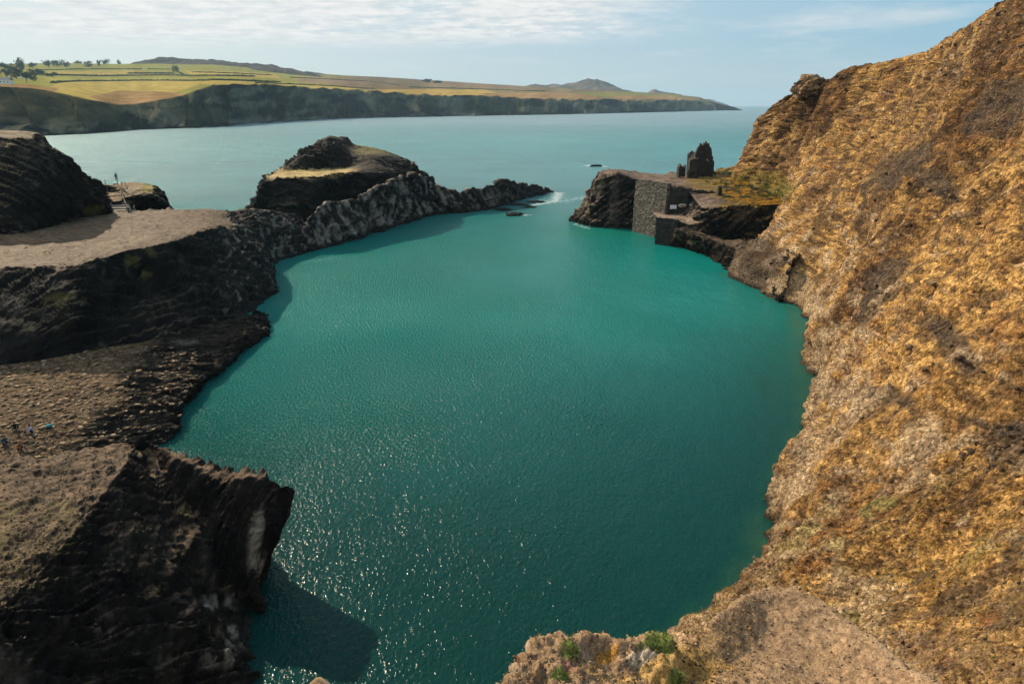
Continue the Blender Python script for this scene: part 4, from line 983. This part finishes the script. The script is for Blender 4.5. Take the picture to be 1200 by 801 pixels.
    def poly(pts):
        pts = np.array(pts, float); inside = np.zeros(px.shape, bool); n = len(pts)
        X, Yp = px, py + .35 * n1
        for i in range(n):
            x1, y1 = pts[i]; x2, y2 = pts[(i + 1) % n]
            cnd = ((y1 > Yp) != (y2 > Yp)) & (X < (x2 - x1) * (Yp - y1) / (y2 - y1 + 1e-9) + x1)
            inside ^= cnd
        return inside
    land[T < 9.5] = green[T < 9.5]
    m = sstep(pxw, 330, 420)
    land = lerp(land, heath, m * sstep(py + 3 * n1, 200, 60) * 1.0)
    for pts, cc in ((((50, 106), (70, 96), (200, 93), (330, 97), (420, 103), (440, 109), (300, 104), (235, 98), (200, 110), (150, 117), (100, 122), (80, 118)), straw),
                    (((44, 95), (60, 91), (280, 91), (330, 95), (200, 93), (80, 96)), green * np.array([1.15, 1.1, 1])),
                    (((38, 85), (150, 82), (206, 87), (206, 90), (100, 88)), straw * .9), (((215, 82), (320, 86), (330, 92), (225, 89)), straw),
                    (((30, 79), (200, 76), (215, 84), (120, 82)), green), (((0, 88), (20, 88), (20, 94), (0, 94)), green * .9),
                    (((0, 98), (30, 98), (70, 103), (60, 110), (0, 106)), bracken), (((105, 113), (140, 106), (200, 108), (235, 112), (235, 124), (180, 130), (130, 128)), bracken),
                    (((430, 105), (480, 104), (570, 106), (590, 111), (520, 113), (450, 110)), straw * np.array([1, .9, .9])), (((560, 110), (640, 108), (700, 111), (700, 117), (600, 116)), bracken),
                    (((670, 108), (740, 108), (800, 112), (790, 115), (700, 113)), green * .9), (((720, 112), (780, 112), (815, 117), (780, 119), (720, 119)), bracken),
                    (((330, 84), (400, 86), (420, 90), (340, 88)), green * .8), (((350, 92), (425, 95), (430, 99), (350, 96)), heath * 1.2), (((500, 96), (560, 99), (620, 104), (560, 103)), heath)):
        mk = poly(pts); cc = np.broadcast_to(cc, land.shape); land[mk] = cc[mk]
    k = np.clip(sstep(T + .25 * n2, 3.25, 3.0) , 0, 1)
    # west: long grassy slope instead of bare cliff
    c = lerp(land, rock, k)
    west = k * sstep(px, 160, 120) * sstep(T, 1.4, 2.0)
    c = lerp(c, lerp((0.012, 0.016, 0.008), (0.075, 0.06, 0.028), np.clip(.5 + n1 + .5 * n2, 0, 1)), west * .8)
    wetp = sstep(T, 1.35, 1.1)
    c = lerp(c, (0.16, 0.15, 0.13), wetp * sstep(n2, .05, .3) * .7)
    c = lerp(c, (0.12, 0.10, 0.08), 0 * sstep(1 - (((px - 388) / 3)**2 + ((py - 134) / 4)**2), 0, .4) + sstep(1 - (((px - 437) / 5)**2 + ((py - 122) / 9)**2) + n2 * .5, 0, .5) * .6)  # pale spot paints in the sunlit face of a cliff edge
    c = c * (1.02, 1.05, 0.95)
    o = grid_mesh('headland', G, M_far, c); tag(o, kind='structure')
    # sea wash along its foot
    FOAM.append(([Z(x, w, 0) for x, w in wl0[2:12]], 14, .9)); FOAM.append(([Z(x, w, 0) for x, w in wl0[11:-1]], 18, .5))
    # small stack below the cliffs
    p = Z(388, 139, 0); s = boulder('sea_stack', (p[0], p[1], 2), (9, 6, 13), seed=4, col=((.07, .06, .05), (.18, .15, .12)), mat=M_far, jag=.8)
    tag(s, 'small pale pointed sea stack at the foot of the far cliffs', 'sea stack')
    # hedgerows: long low strips of scrub between the fields
    M_hedge = plain('hedge_leaves', (0.045, 0.055, 0.022), .95, .08, .5, 0)
    surf = G.reshape(-1, 3); sp = np.stack([px, py], -1).reshape(-1, 2); Tf = T.reshape(-1)
    ok = (Tf > 3.1) & (Tf < 9.2)
    surf = surf[ok]; sp2 = sp[ok]
    def drop(x, y):
        i = np.argmin((sp2[:, 0] - x)**2 * .3 + (sp2[:, 1] - y)**2); return surf[i]
    hedges = [(((40, 82.5), (120, 81.0), (200, 81.5)), 3.5, 'thin dark hedge across the topmost green field on the far headland'),
              (((30, 86), (60, 88.3), (110, 89.3), (205, 88.6), (300, 90.2)), 5, 'long thick dark hedge in the middle of the far fields'),
              (((60, 97), (90, 95.5), (160, 94.7), (260, 94.6), (330, 96.5)), 4, 'lowest long hedge above the wide yellow field'),
              (((205, 79), (208, 84), (216, 88)), 5, 'short dark hedge running downhill beside the far fields'),
              (((150, 86.5), (205, 86.5)), 6, 'dark block of scrub between two pale far fields'),
              (((225, 84.5), (320, 88.3)), 3.5, 'slanting thin hedge in the right-hand far fields'),
              (((340, 91), (430, 95), (470, 100)), 3.5, 'low bank hedge across the brown heath'),
              (((300, 97.3), (380, 100.5), (440, 104)), 3, 'hedge line just above the far cliff edge'),
              (((480, 102), (560, 105), (640, 107)), 3.5, 'dark hedge along the brown fields toward the headland tip')]
    for pts, w, lab in hedges:
        pp = []
        for (x1, y1), (x2, y2) in zip(pts[:-1], pts[1:]):
            n = max(4, int(abs(x2 - x1) / 1.2) + 3)
            pp += [(x1 + (x2 - x1) * i / n, y1 + (y2 - y1) * i / n) for i in range(n)]
        P3 = np.array([drop(x, y) for x, y in pp])
        for _ in range(3): P3[1:-1] = (P3[:-2] + P3[1:-1] + P3[2:]) / 3
        rws = []
        for i, p in enumerate(P3):
            h = w * (1 + .5 * random.random()); u = w * 1.4
            h *= .55; u *= .8
            rws.append([p + (0, -u, -2), p + (0, -u * .8, h * .7), p + (0, 0, h), p + (0, u * .8, h * .7), p + (0, u, -2)])
        Gh = np.array(rws); Gh += rng.normal(0, .5, Gh.shape)
        o = grid_mesh('hedge', Gh, M_hedge, smooth=False); tag(o, lab, 'hedge', 'hedges between the far fields')
    return drop, M_hedge

def hill_mesh(name, sky_pts, base_py, y0, dd, c0, c1, lab=None, kind='structure', seed=0, amp=1.0):
    rows = []
    for x, yk in sky_pts:
        top = Y(x, yk, y0 + dd); b = Y(x, max(base_py, yk + 5), y0)
        b = (b[0], b[1], min(b[2], top[2] - 1))
        rows.append([(b[0], b[1], b[2] - 25), b, tuple((np.array(b) * .45 + np.array(top) * .55) + (0, 0, (top[2] - b[2]) * .10)), top, (top[0], top[1] + dd, top[2] * .6), (top[0], top[1] + 2.5 * dd, -20)])
    G, tu, tv = lattice(rows, sm=.4, step=.8, lo=24, hi=400)
    N = gnormal(G); s = y0 / 1500
    q = G / s
    G = G + N * (amp * s * 6 * fbm(q, .03, 4, seed=500 + seed))[..., None]
    n = fbm(q, .03, 4, seed=510 + seed)
    o = grid_mesh(name, G, M_far, lerp(c0, c1, np.clip(.5 + n, 0, 1))); tag(o, lab, kind=kind)
    return o
def far_hills():
    hill_mesh('moor_hill', [(150, 78), (166, 73.5), (178, 71), (190, 69.3), (205, 69), (222, 70.2), (245, 71), (268, 73), (285, 74.5), (300, 76), (325, 79.5), (345, 83), (370, 87), (385, 89)], 84, 3000, 700, (0.055, 0.045, 0.035), (0.11, 0.08, 0.06), seed=1)
    hill_mesh('far_hill', [(590, 106), (625, 101), (648, 99.5), (664, 98.5), (676, 95.5), (684, 93.5), (689, 92.4), (694, 92.8), (699, 92.6), (703, 95), (712, 98.2), (722, 102), (735, 107), (745, 110)], 112, 5200, 500, (0.10, 0.08, 0.065), (0.18, 0.13, 0.10), seed=2)
    hill_mesh('small_hill', [(752, 112), (758, 109), (763, 105.5), (767, 104.6), (772, 107), (780, 108.6), (795, 110.5), (812, 114), (822, 118)], 118, 5600, 300, (0.09, 0.08, 0.07), (0.16, 0.12, 0.10), seed=3)
    hill_mesh('distant_headland', [(815, 124.5), (828, 117.6), (838, 117.2), (846, 119.5), (852, 121.5), (856, 124)], 124.2, 9500, 300, (0.09, 0.10, 0.10), (0.14, 0.14, 0.13), seed=4)

# ------------------------------------------------------------------ TREES, FARM
M_leaf = plain('tree_leaves', (0.040, 0.055, 0.022), .9, .2, .5, 0.05)
M_bark = plain('bark', (0.07, 0.055, 0.045), .9, 2, .3)
def tree(base, w, h, lab, n=420, lean=0, trunk=.28, group='trees and thickets on the far skyline', name='windswept_tree', cat='tree'):
    t = empty(name, tuple(base)); tag(t, lab, cat, group)
    bm = bmesh.new(); bm_tube(bm, (0, 0, -1.5), (lean * h * .2, 0, h * .6), h * .045, h * .02)
    for k in range(4):
        a = k * 1.7; bm_tube(bm, (lean * h * .12, 0, h * .35), (math.cos(a) * w * .3 + lean * w * .3, math.sin(a) * w * .15, h * .75), h * .02, h * .008, 5)
    bm_obj('trunk', bm, M_bark, t)
    cl = [(random.uniform(-.36, .36), random.uniform(-.25, .25), random.uniform(0, 1)) for _ in range(9)]
    V = []; F = []
    for i in range(n):
        c0 = random.choice(cl)
        zc = trunk + (1 - trunk) * (c0[2] * .7 + .15)
        p = np.array([c0[0] * w, c0[1] * w, zc * h]) + rng.normal(0, 1, 3) * np.array([w * .10, w * .10, h * .09])
        p[0] += lean * w * .25 * zc
        if p[2] < trunk * h * .6: continue
        r = max(w, h) * random.uniform(.05, .11)
        d = rng.normal(0, 1, (3, 3)); d /= np.linalg.norm(d, axis=1, keepdims=True)
        b = len(V); V += [p + d[0] * r, p + d[1] * r, p + d[2] * r]; F.append((b, b + 1, b + 2))
    me = bpy.data.meshes.new('crown'); raw_mesh(me, np.array(V), np.array(F)); me.materials.append(M_leaf)
    o = bpy.data.objects.new('crown', me); C.objects.link(o); o.parent = t
    return t
def trees(drop):
    L = [(27, 84, 22, 20, 'tall leaning tree group, largest on the far left skyline', 0), (5, 84, 26, 13, 'low tree mass at the far left edge of the skyline', 0), (14, 86, 24, 14, 'rounded dark tree left of the tall leaning group', 0),
         (38, 80, 18, 9, 'low scrubby tree right of the tall leaning group', 0), (57, 79, 20, 12, 'first thicket tree from the left in the flat-topped skyline row', .3), (66, 79, 20, 11, 'middle thicket tree in the flat-topped skyline row', 0), (77, 79, 20, 10, 'last thicket tree in the flat-topped skyline row', 0),
         (93, 78.5, 20, 9, 'left bush of the second skyline row', -.3), (104, 78.5, 18, 8, 'right bush of the second skyline row', 0), (117, 78, 8, 9, 'small pointed skyline tree left of a wider one', 0), (124, 78, 16, 12, 'wide domed skyline tree standing alone', 0),
         (140, 77, 9, 10, 'lone skyline tree, farthest right of the row, with a flat crown', .4), (206, 86, 12, 12, 'hedge tree beside the middle of the far fields', 0), (20, 92, 26, 14, 'wooded clump below the skyline trees at far left', 0), (32, 96, 36, 14, 'dense dark wooded clump around the white farmhouse', 0), (8, 90, 24, 12, 'dark trees at the left frame edge above the farm', 0),
         (45, 88, 30, 9, 'low dark scrub spreading right of the farm trees', 0), (60, 89.5, 26, 6, 'low scrub ending the dark strip right of the farm', 0),
         (500, 96.5, 22, 4, 'thin copse on the brown skyline past the moor', 0), (512, 97.5, 20, 3.5, 'second thin copse on the brown skyline', 0)]
    for x, y, w, h, lab, ln in L:
        b = drop(x, y) if y > 77.8 or x > 300 else drop(x, 79)
        s = b[1] / 1700
        tree(b, w * s * 1.1, h * s * 1.55, lab, lean=ln, trunk=.12)
def farm(drop):
    M_w = plain('limewash', (.75, .73, .68), .8, 1, .05); M_r = plain('slate_roof', (.16, .16, .17), .7, 1, .2); M_g = plain('window_glass', (.03, .04, .05), .2, 1, .1)
    def house(x, y, w, d, h, rz, lab, roof=M_r):
        p = drop(x, y); t = empty('farmhouse', tuple(p), rz); tag(t, lab, 'house', 'white buildings on the far headland')
        bm = bmesh.new(); bm_box(bm, (0, 0, h / 2 - 2), (w, d, h + 4)); bm_obj('wall', bm, M_w, t)
        bm = bmesh.new()
        vs = [bm.verts.new(q) for q in ((-w / 2 - .4, -d / 2 - .5, h), (w / 2 + .4, -d / 2 - .5, h), (w / 2 + .4, d / 2 + .5, h), (-w / 2 - .4, d / 2 + .5, h), (-w / 2 - .4, 0, h + d * .42), (w / 2 + .4, 0, h + d * .42))]
        for f in ((0, 1, 5, 4), (2, 3, 4, 5), (0, 4, 3), (1, 2, 5), (3, 2, 1, 0)): bm.faces.new([vs[i] for i in f])
        r = bm_obj('roof', bm, roof, t)
        bm = bmesh.new(); bm_box(bm, (w * .4, 0, h + d * .42 + .4), (1.2, 1.2, 2.4)); bm_obj('chimney', bm, M_w, r)
        for k in (-.3, 0, .3):
            bm = bmesh.new(); bm_box(bm, (k * w, -d / 2 - .05, h * .55), (1.4, .12, 1.6)); bm_obj('window', bm, M_g, t)
    house(30, 91.5, 20, 9, 5, -.5, 'long white farm building among the dark trees on the headland', roof=plain('pale_roof', (.55, .52, .48), .7, 1, .1))
    house(7, 98, 14, 8, 5, .1, 'small white cottage at the far left below the farm trees')

# ------------------------------------------------------------------ STEPS, RAILS, PEOPLE
M_wood = plain('weathered_wood', (0.07, 0.06, 0.05), .8, 8, .3)
M_step = plain('pale_step_stone', (0.42, 0.35, 0.28), .85, 5, .2)
def steps():
    t = empty('steps', Z(141, 250, 11.6)); tag(t, 'pale sandy steps climbing between the dark hill and the grassy knoll', 'steps')
    a = np.array(Z(143, 250, 11.9)); b = np.array(Y(129, 218, 132)); n = 12
    for i in range(n):
        f = i / (n - 1); p = a * (1 - f) + b * f; p2 = a * (1 - (f + .1)) + b * (f + .1)
        bm = bmesh.new(); vs = bm_box(bm, tuple(p - np.array(t.location) + (0, .5, -.30)), (2.9 - .5 * f, 1.25, .75), rz=R(5))
        bmesh.ops.bevel(bm, geom=[e for e in bm.edges], offset=.04, segments=1, affect='EDGES')
        bm_obj('step', bm, M_step, t)
    # hand rail on the right, posts and a rail; and one low fence at its foot
    def rail(pts, h, lab, r=.07):
        p0 = Vector(pts[0]); e = empty('handrail', tuple(p0)); tag(e, lab, 'railing', 'timber railings by the steps')
        pv = [Vector(p) - p0 for p in pts]
        for p in pv:
            bm = bmesh.new(); bm_tube(bm, p + Vector((0, 0, -.4)), p + Vector((0, 0, h)), r, r); bm_obj('post', bm, M_wood, e)
        for hh in (h, h * .5):
            bm = bmesh.new()
            for q, w in zip(pv[:-1], pv[1:]): bm_tube(bm, q + Vector((0, 0, hh)), w + Vector((0, 0, hh)), r * .7)
            bm_obj('rail', bm, M_wood, e)
    ra = np.array(Z(151, 251, 11.9)); rb = np.array(Y(139, 221, 131.5))
    rail([tuple(ra * (1 - f) + rb * f) for f in np.linspace(0, 1, 6)], 1.15, 'dark wooden handrail on the right of the steps', .09)
    la = np.array(Y(127, 228, 129)); lb = np.array(Y(124, 217, 132))
    rail([tuple(la * (1 - f) + lb * f) for f in (0, .5, 1)], 1.1, 'short railing at the upper left of the steps')
    rail([Z(152, 251, 11.9), Z(154, 250, 11.8), Z(158, 250.5, 11.7), Z(158.5, 247, 11.7)], 1.1, 'low wooden fence corner at the foot of the handrail')
    rail([tuple(Y(143, 220, 132)), tuple(Y(148, 221, 132)), tuple(Y(150, 227, 130))], 1.0, 'short railing at the top right of the steps by the knoll')
def skin_mat(): return plain('skin', (.45, .26, .18), .6, 10, .1)
MS = skin_mat()
def person(loc, rz, pose, top, leg, hair, lab, hat=None):
    """continuous skinned figure; pose = dict of joints in metres"""
    j = dict(pose)
    names = list(j); idx = {k: i for i, k in enumerate(names)}
    ed = [('pel', 'belly'), ('belly', 'chest'), ('chest', 'neck'), ('neck', 'head0'), ('head0', 'head1')]
    for s in 'lr':
        ed += [('pel', 'hip' + s), ('hip' + s, 'kne' + s), ('kne' + s, 'ank' + s), ('ank' + s, 'toe' + s), ('chest', 'sho' + s), ('sho' + s, 'elb' + s), ('elb' + s, 'wri' + s), ('wri' + s, 'han' + s)]
    rad = dict(pel=.15, belly=.14, chest=.165, neck=.06, head0=.09, head1=.085, hip=.10, kne=.062, ank=.042, toe=.035, sho=.07, elb=.045, wri=.03, han=.035)
    me = bpy.data.meshes.new('person'); me.from_pydata([j[k] for k in names], [(idx[a], idx[b]) for a, b in ed], [])
    o = bpy.data.objects.new('person', me); C.objects.link(o)
    o.modifiers.new('skin', 'SKIN'); sd = o.modifiers.new('sub', 'SUBSURF'); sd.levels = sd.render_levels = 2
    for i, k in enumerate(names):
        r = rad[k if k in rad else k[:3]]
        me.skin_vertices[0].data[i].radius = (r, r * .85) if k in ('chest', 'belly', 'pel') else (r, r)
        me.skin_vertices[0].data[i].use_root = (k == 'pel')
    dg = bpy.context.evaluated_depsgraph_get(); m2 = bpy.data.meshes.new_from_object(o.evaluated_get(dg))
    o.modifiers.clear(); o.data = m2
    mt = [MS, plain('shirt_cloth', top, .9, 12, .15), plain('trouser_cloth', leg, .9, 12, .15), plain('shoe_leather', (.03, .03, .03), .6, 12, .1)]
    m2.materials.clear()
    for m in mt: m2.materials.append(m)
    J = {k: Vector(v) for k, v in j.items()}
    segm = [('pel', 'belly', 1), ('belly', 'chest', 1), ('chest', 'neck', 1), ('neck', 'head0', 0), ('head0', 'head1', 0)]
    for s in 'lr': segm += [('pel', 'hip' + s, 2), ('hip' + s, 'kne' + s, 2), ('kne' + s, 'ank' + s, 2), ('ank' + s, 'toe' + s, 3), ('chest', 'sho' + s, 1), ('sho' + s, 'elb' + s, 1), ('elb' + s, 'wri' + s, 1), ('wri' + s, 'han' + s, 0)]
    for f in m2.polygons:
        c = f.center; best = (9, 0)
        for a, b, k in segm:
            A = J[a]; D = J[b] - A; t = max(0, min(1, (c - A).dot(D) / max(D.length_squared, 1e-6))); d = (A + D * t - c).length
            if d < best[0]: best = (d, k)
        f.material_index = best[1]; f.use_smooth = True
    o.location = loc; o.rotation_euler = (0, 0, rz)
    # hair cap
    bm = bmesh.new(); bmesh.ops.create_uvsphere(bm, u_segments=14, v_segments=10, radius=.118)
    h = J['head1']; fwd = Vector((0, -1, 0))
    for v in bm.verts: v.co = Vector((v.co.x, v.co.y * 1.1, v.co.z * 1.05)) 
    bmesh.ops.delete(bm, geom=[v for v in bm.verts if v.co.y < -.03 and v.co.z < .05], context='VERTS')
    hh = bm_obj('hair', bm, plain('hair', hair, .7, 30, .2), o, True); hh.location = h + Vector((0, .015, .0))
    # nose and ears
    tag(o, lab, 'person')
    return o
def sit(lean=.1, knee=.42):
    p = dict(pel=(0, 0, .14), belly=(0, .02 - lean * .4, .32), chest=(0, .04 - lean, .50), neck=(0, .03 - lean * 1.3, .66), head0=(0, -lean * 1.5, .76), head1=(0, -.01 - lean * 1.5, .84))
    for s, x in (('l', -1), ('r', 1)):
        p['hip' + s] = (x * .11, -.05, .13); p['kne' + s] = (x * .16, -.42, knee); p['ank' + s] = (x * .15, -.72, .09); p['toe' + s] = (x * .17, -.88, .05)
        p['sho' + s] = (x * .19, .03 - lean * 1.1, .56); p['elb' + s] = (x * .25, -.14 - lean, .36); p['wri' + s] = (x * .16, -.36 - lean * .5, knee); p['han' + s] = (x * .12, -.44 - lean * .5, knee + .01)
    return p
def stand():
    p = dict(pel=(0, 0, .95), belly=(0, 0, 1.12), chest=(0, .01, 1.33), neck=(0, 0, 1.50), head0=(0, -.02, 1.60), head1=(0, -.03, 1.69))
    for s, x in (('l', -1), ('r', 1)):
        p['hip' + s] = (x * .10, 0, .90); p['kne' + s] = (x * .11, -.04 + .06 * x, .50); p['ank' + s] = (x * .12, .04 * x, .09); p['toe' + s] = (x * .13, -.16 + .04 * x, .045)
        p['sho' + s] = (x * .19, .01, 1.42); p['elb' + s] = (x * .26, .03, 1.14); p['wri' + s] = (x * .24, -.12, .92); p['han' + s] = (x * .23, -.16, .85)
    return p
def hitz(objs, x, y, z0):
    dg = bpy.context.evaluated_depsgraph_get()
    r = S.ray_cast(dg, Vector((x, y, 60)), Vector((0, 0, -1)))
    return r[1].z if r[0] else z0
def people():
    def at(px, py, zz_):
        p = Z(px, py, zz_); return (p[0], p[1], hitz(None, p[0], p[1], zz_) - .02)
    person(at(5, 519, 3.0), R(60), sit(.12), (.03, .10, .12), (.03, .035, .05), (.02, .015, .012), 'person in a teal jacket sitting at the very left edge of the ledge')
    person(at(21, 522, 3.0), R(70), sit(.2), (.36, .12, .04), (.04, .03, .03), (.30, .13, .05), 'person in a rust orange jacket sitting with bent head, nearest the viewer')
    person(at(19, 500, 3.1), R(25), sit(.28), (.025, .03, .035), (.03, .05, .05), (.015, .012, .01), 'person in dark clothes leaning forward on the shingle, back row')
    person(at(38, 502, 3.1), R(-50), sit(.15), (.42, .38, .55), (.02, .02, .03), (.02, .014, .012), 'person in a pale lilac top sitting with dark hair')
    # teal rucksack
    p = at(57, 498, 2.9)
    e = empty('rucksack', p, R(30)); tag(e, 'teal rucksack lying on the slate beside the person in lilac', 'bag')
    bm = bmesh.new(); vs = bm_box(bm, (0, 0, .2), (.55, .32, .36)); bmesh.ops.bevel(bm, geom=list(bm.edges), offset=.09, segments=3, affect='EDGES'); bm_obj('bag_body', bm, plain('teal_nylon', (.06, .30, .30), .6, 20, .1), e, True)
    bm = bmesh.new(); vs = bm_box(bm, (0, -.19, .16), (.36, .12, .2)); bmesh.ops.bevel(bm, geom=list(bm.edges), offset=.04, segments=2, affect='EDGES'); bm_obj('pocket', bm, plain('dark_nylon', (.03, .05, .06), .6, 20, .1), e, True)
    for x in (-.14, .14):
        bm = bmesh.new(); bm_tube(bm, (x, .17, .05), (x, .27, .22), .025); bm_tube(bm, (x, .27, .22), (x, .16, .36), .025); bm_obj('strap', bm, plain('strap_webbing', (.02, .02, .02), .8, 20, .1), e)
    q = Y(138.5, 220.5, 131.5)
    person((q[0], q[1], hitz(None, q[0], q[1], q[2]) - .02), R(15), stand(), (.02, .025, .035), (.02, .02, .025), (.015, .012, .01), 'person in dark clothes standing at the top of the steps')

# ------------------------------------------------------------------ SCATTER: stones and grass tufts
CUBE = np.array([[x, y, z_] for x in (-1, 1) for y in (-1, 1) for z_ in (-1, 1)], float)
CF = np.array([[0, 1, 3, 2], [4, 6, 7, 5], [0, 4, 5, 1], [2, 3, 7, 6], [0, 2, 6, 4], [1, 5, 7, 3]])
def stones(name, pts, smin, smax, col0, col1, flat=.4, lab=None):
    V = []; F = []; Cc = []
    for k, p in enumerate(pts):
        s = smin + (smax - smin) * random.random() ** 3
        q = CUBE * (1, random.uniform(.5, 1), flat * random.uniform(.5, 1.2)) * s * .5
        q = q * (1 + rng.uniform(-.35, .25, q.shape))
        a, b_ = random.uniform(0, 6.28), random.uniform(-.35, .35)
        m = np.array(Matrix.Rotation(a, 3, 'Z') @ Matrix.Rotation(b_, 3, 'X'))
        q = q @ m.T + p + (0, 0, s * flat * .12)
        F.append(CF + 8 * k); V.append(q)
        Cc.append(np.tile(lerp(col0, col1, random.random()), (8, 1)))
    me = bpy.data.meshes.new(name); raw_mesh(me, np.concatenate(V), np.concatenate(F)); set_col(me, np.concatenate(Cc)); me.materials.append(M_ledge)
    o = bpy.data.objects.new(name, me); C.objects.link(o); tag(o, lab, kind='stuff')
def tufts(name, pts, hmin, hmax, cols, per=9):
    n = len(pts); V = np.zeros((n * per * 3, 3)); Cc = np.zeros((n * per * 3, 3))
    for k in range(n):
        h = random.uniform(hmin, hmax); cc = np.array(random.choice(cols)) * random.uniform(.75, 1.25)
        a = rng.uniform(0, 6.28, per); r = rng.uniform(0, .35, per) * h; ln = rng.uniform(.3, .9, per) * h
        bx = pts[k][0] + np.cos(a) * r; by = pts[k][1] + np.sin(a) * r; bz = np.full(per, pts[k][2] - .02)
        w = .045 * h + .004 ; i = k * per * 3
        V[i:i + per * 3:3] = np.stack([bx - np.sin(a) * w, by + np.cos(a) * w, bz], 1)
        V[i + 1:i + per * 3:3] = np.stack([bx + np.sin(a) * w, by - np.cos(a) * w, bz], 1)
        V[i + 2:i + per * 3:3] = np.stack([bx + np.cos(a) * ln, by + np.sin(a) * ln, bz + h * rng.uniform(.5, 1, per)], 1)
        Cc[i:i + per * 3] = cc
    me = bpy.data.meshes.new(name); raw_mesh(me, V, np.arange(len(V)).reshape(-1, 3)); set_col(me, Cc); me.materials.append(M_fore)
    o = bpy.data.objects.new(name, me); C.objects.link(o); tag(o, kind='stuff')
def pick(G, mask, n):
    ii = np.flatnonzero(mask.reshape(-1)); P = G.reshape(-1, 3)
    s = P[rng.choice(ii, min(n, len(ii)), replace=False)]
    return s + rng.uniform(-.05, .05, s.shape) * (1, 1, 0)

# ------------------------------------------------------------------ BUILD
GR, CR = right_cliff()
GF, CFc = foreground()
left_side()
island()
skerries()
promontory(); quay(); ruin()
drop, M_hedge = headland()
far_hills(); trees(drop); farm(drop)
make_water()
steps()
people()
o = boulder('rock_outcrop', Y(949, 101.5, 158), (3.5, 2.6, 2.1), seed=3, col=((.20, .125, .07), (.42, .27, .145)), mat=M_slope, jag=.6, rz=.3)
tag(o, 'brown knobbly rock outcrop alone on the skyline of the right cliff', 'rock outcrop')
px, py, dp = proj(GF)
inn = (px > 560) & (px < 1240) & (py > 690) & (py < 850)
st = np.array([(CFc[..., 0] > .33)])[0]
tufts('dry_grass', pick(GF, inn & (px < 880) & st & (CFc[..., 1] < CFc[..., 0] * .85), 2600), .03, .10, [(.46, .29, .10), (.52, .36, .15), (.40, .22, .07)])
tufts('green_grass', pick(GF, inn & (CFc[..., 1] > CFc[..., 0]), 900), .03, .09, [(.13, .18, .04), (.20, .24, .06)])
stones('gravel', pick(GF, inn, 9000), .012, .085, (.13, .085, .055), (.42, .30, .20), .5)
px, py, dp = proj(GR)
inn = (px > 800) & (px < 1260) & (py > -20) & (py < 830)
tufts('slope_grass', pick(GR, inn & (py > 450) & (CR[..., 0] > .26), 9000), .08, .26, [(.46, .28, .09), (.52, .35, .13), (.38, .20, .06), (.30, .24, .07)], per=6)
stones('loose_stone', pick(GR, inn & (py > 520) & (dp > 24), 4500), .04, .15, (.16, .10, .06), (.36, .25, .16), .6)
stones('scree', pick(GR, inn & (py < 560) & (CR[..., 0] < .24), 3200), .15, .55, (.09, .06, .04), (.26, .18, .11), .7)
gp = []
for _ in range(900):
    x, y = rng.uniform(49, 66), rng.uniform(151, 185)
    if fbm(np.array([[x, y, 0.]]), .12, 2, seed=95)[0] > -.1: gp.append((x, y))
hz_ = []
dg_ = bpy.context.evaluated_depsgraph_get()
for x, y in gp:
    r_ = S.ray_cast(dg_, Vector((x, y, 60)), Vector((0, 0, -1)))
    if r_[0] and r_[1].z < 17: hz_.append((x, y, r_[1].z))
tufts('shelf_grass', np.array(hz_), .35, .9, [(.26, .19, .055), (.11, .11, .03), (.33, .23, .07), (.08, .09, .025)], per=10)
def top_pts(objname, n, x0, x1, y0, y1, nz=.8):
    me = bpy.data.objects[objname].data; P = np.empty(len(me.vertices) * 3, np.float32); me.vertices.foreach_get('co', P); P = P.reshape(-1, 3).astype(float)
    Nn = np.empty(len(me.vertices) * 3, np.float32); me.vertices.foreach_get('normal', Nn); Nn = Nn.reshape(-1, 3)
    px, py, _ = proj(P); m = (px > x0) & (px < x1) & (py > y0) & (py < y1) & (Nn[:, 2] > nz)
    ii = np.flatnonzero(m); return P[rng.choice(ii, min(n, len(ii)), replace=False)]
stones('shingle', top_pts('rock_ledge', 3200, -20, 230, 405, 545, .6), .1, .6, (.10, .07, .045), (.34, .25, .165), .22)
stones('plateau_stone', top_pts('rock_plateau', 1300, -20, 260, 245, 320, .85), .06, .3, (.12, .08, .055), (.34, .25, .18), .3)
stones('block_gravel', top_pts('rock_headland', 3500, -20, 200, 510, 760, .8), .03, .13, (.07, .05, .033), (.22, .155, .10), .4)
hz = bpy.data.materials.new('haze_air'); hz.use_nodes = True; t = hz.node_tree; t.nodes.clear()
pv = t.nodes.new('ShaderNodeVolumePrincipled'); om = t.nodes.new('ShaderNodeOutputMaterial'); t.links.new(pv.outputs[0], om.inputs['Volume'])
pv.inputs['Color'].default_value = (.50, .78, 1.0, 1); pv.inputs['Density'].default_value = 5e-5; pv.inputs['Anisotropy'].default_value = .2
bm = bmesh.new(); bm_box(bm, (0, 10000, 185), (44000, 26000, 490)); o = bm_obj('haze', bm, hz); tag(o, kind='stuff')
print('VERTS', sum(len(m.vertices) for m in bpy.data.meshes))
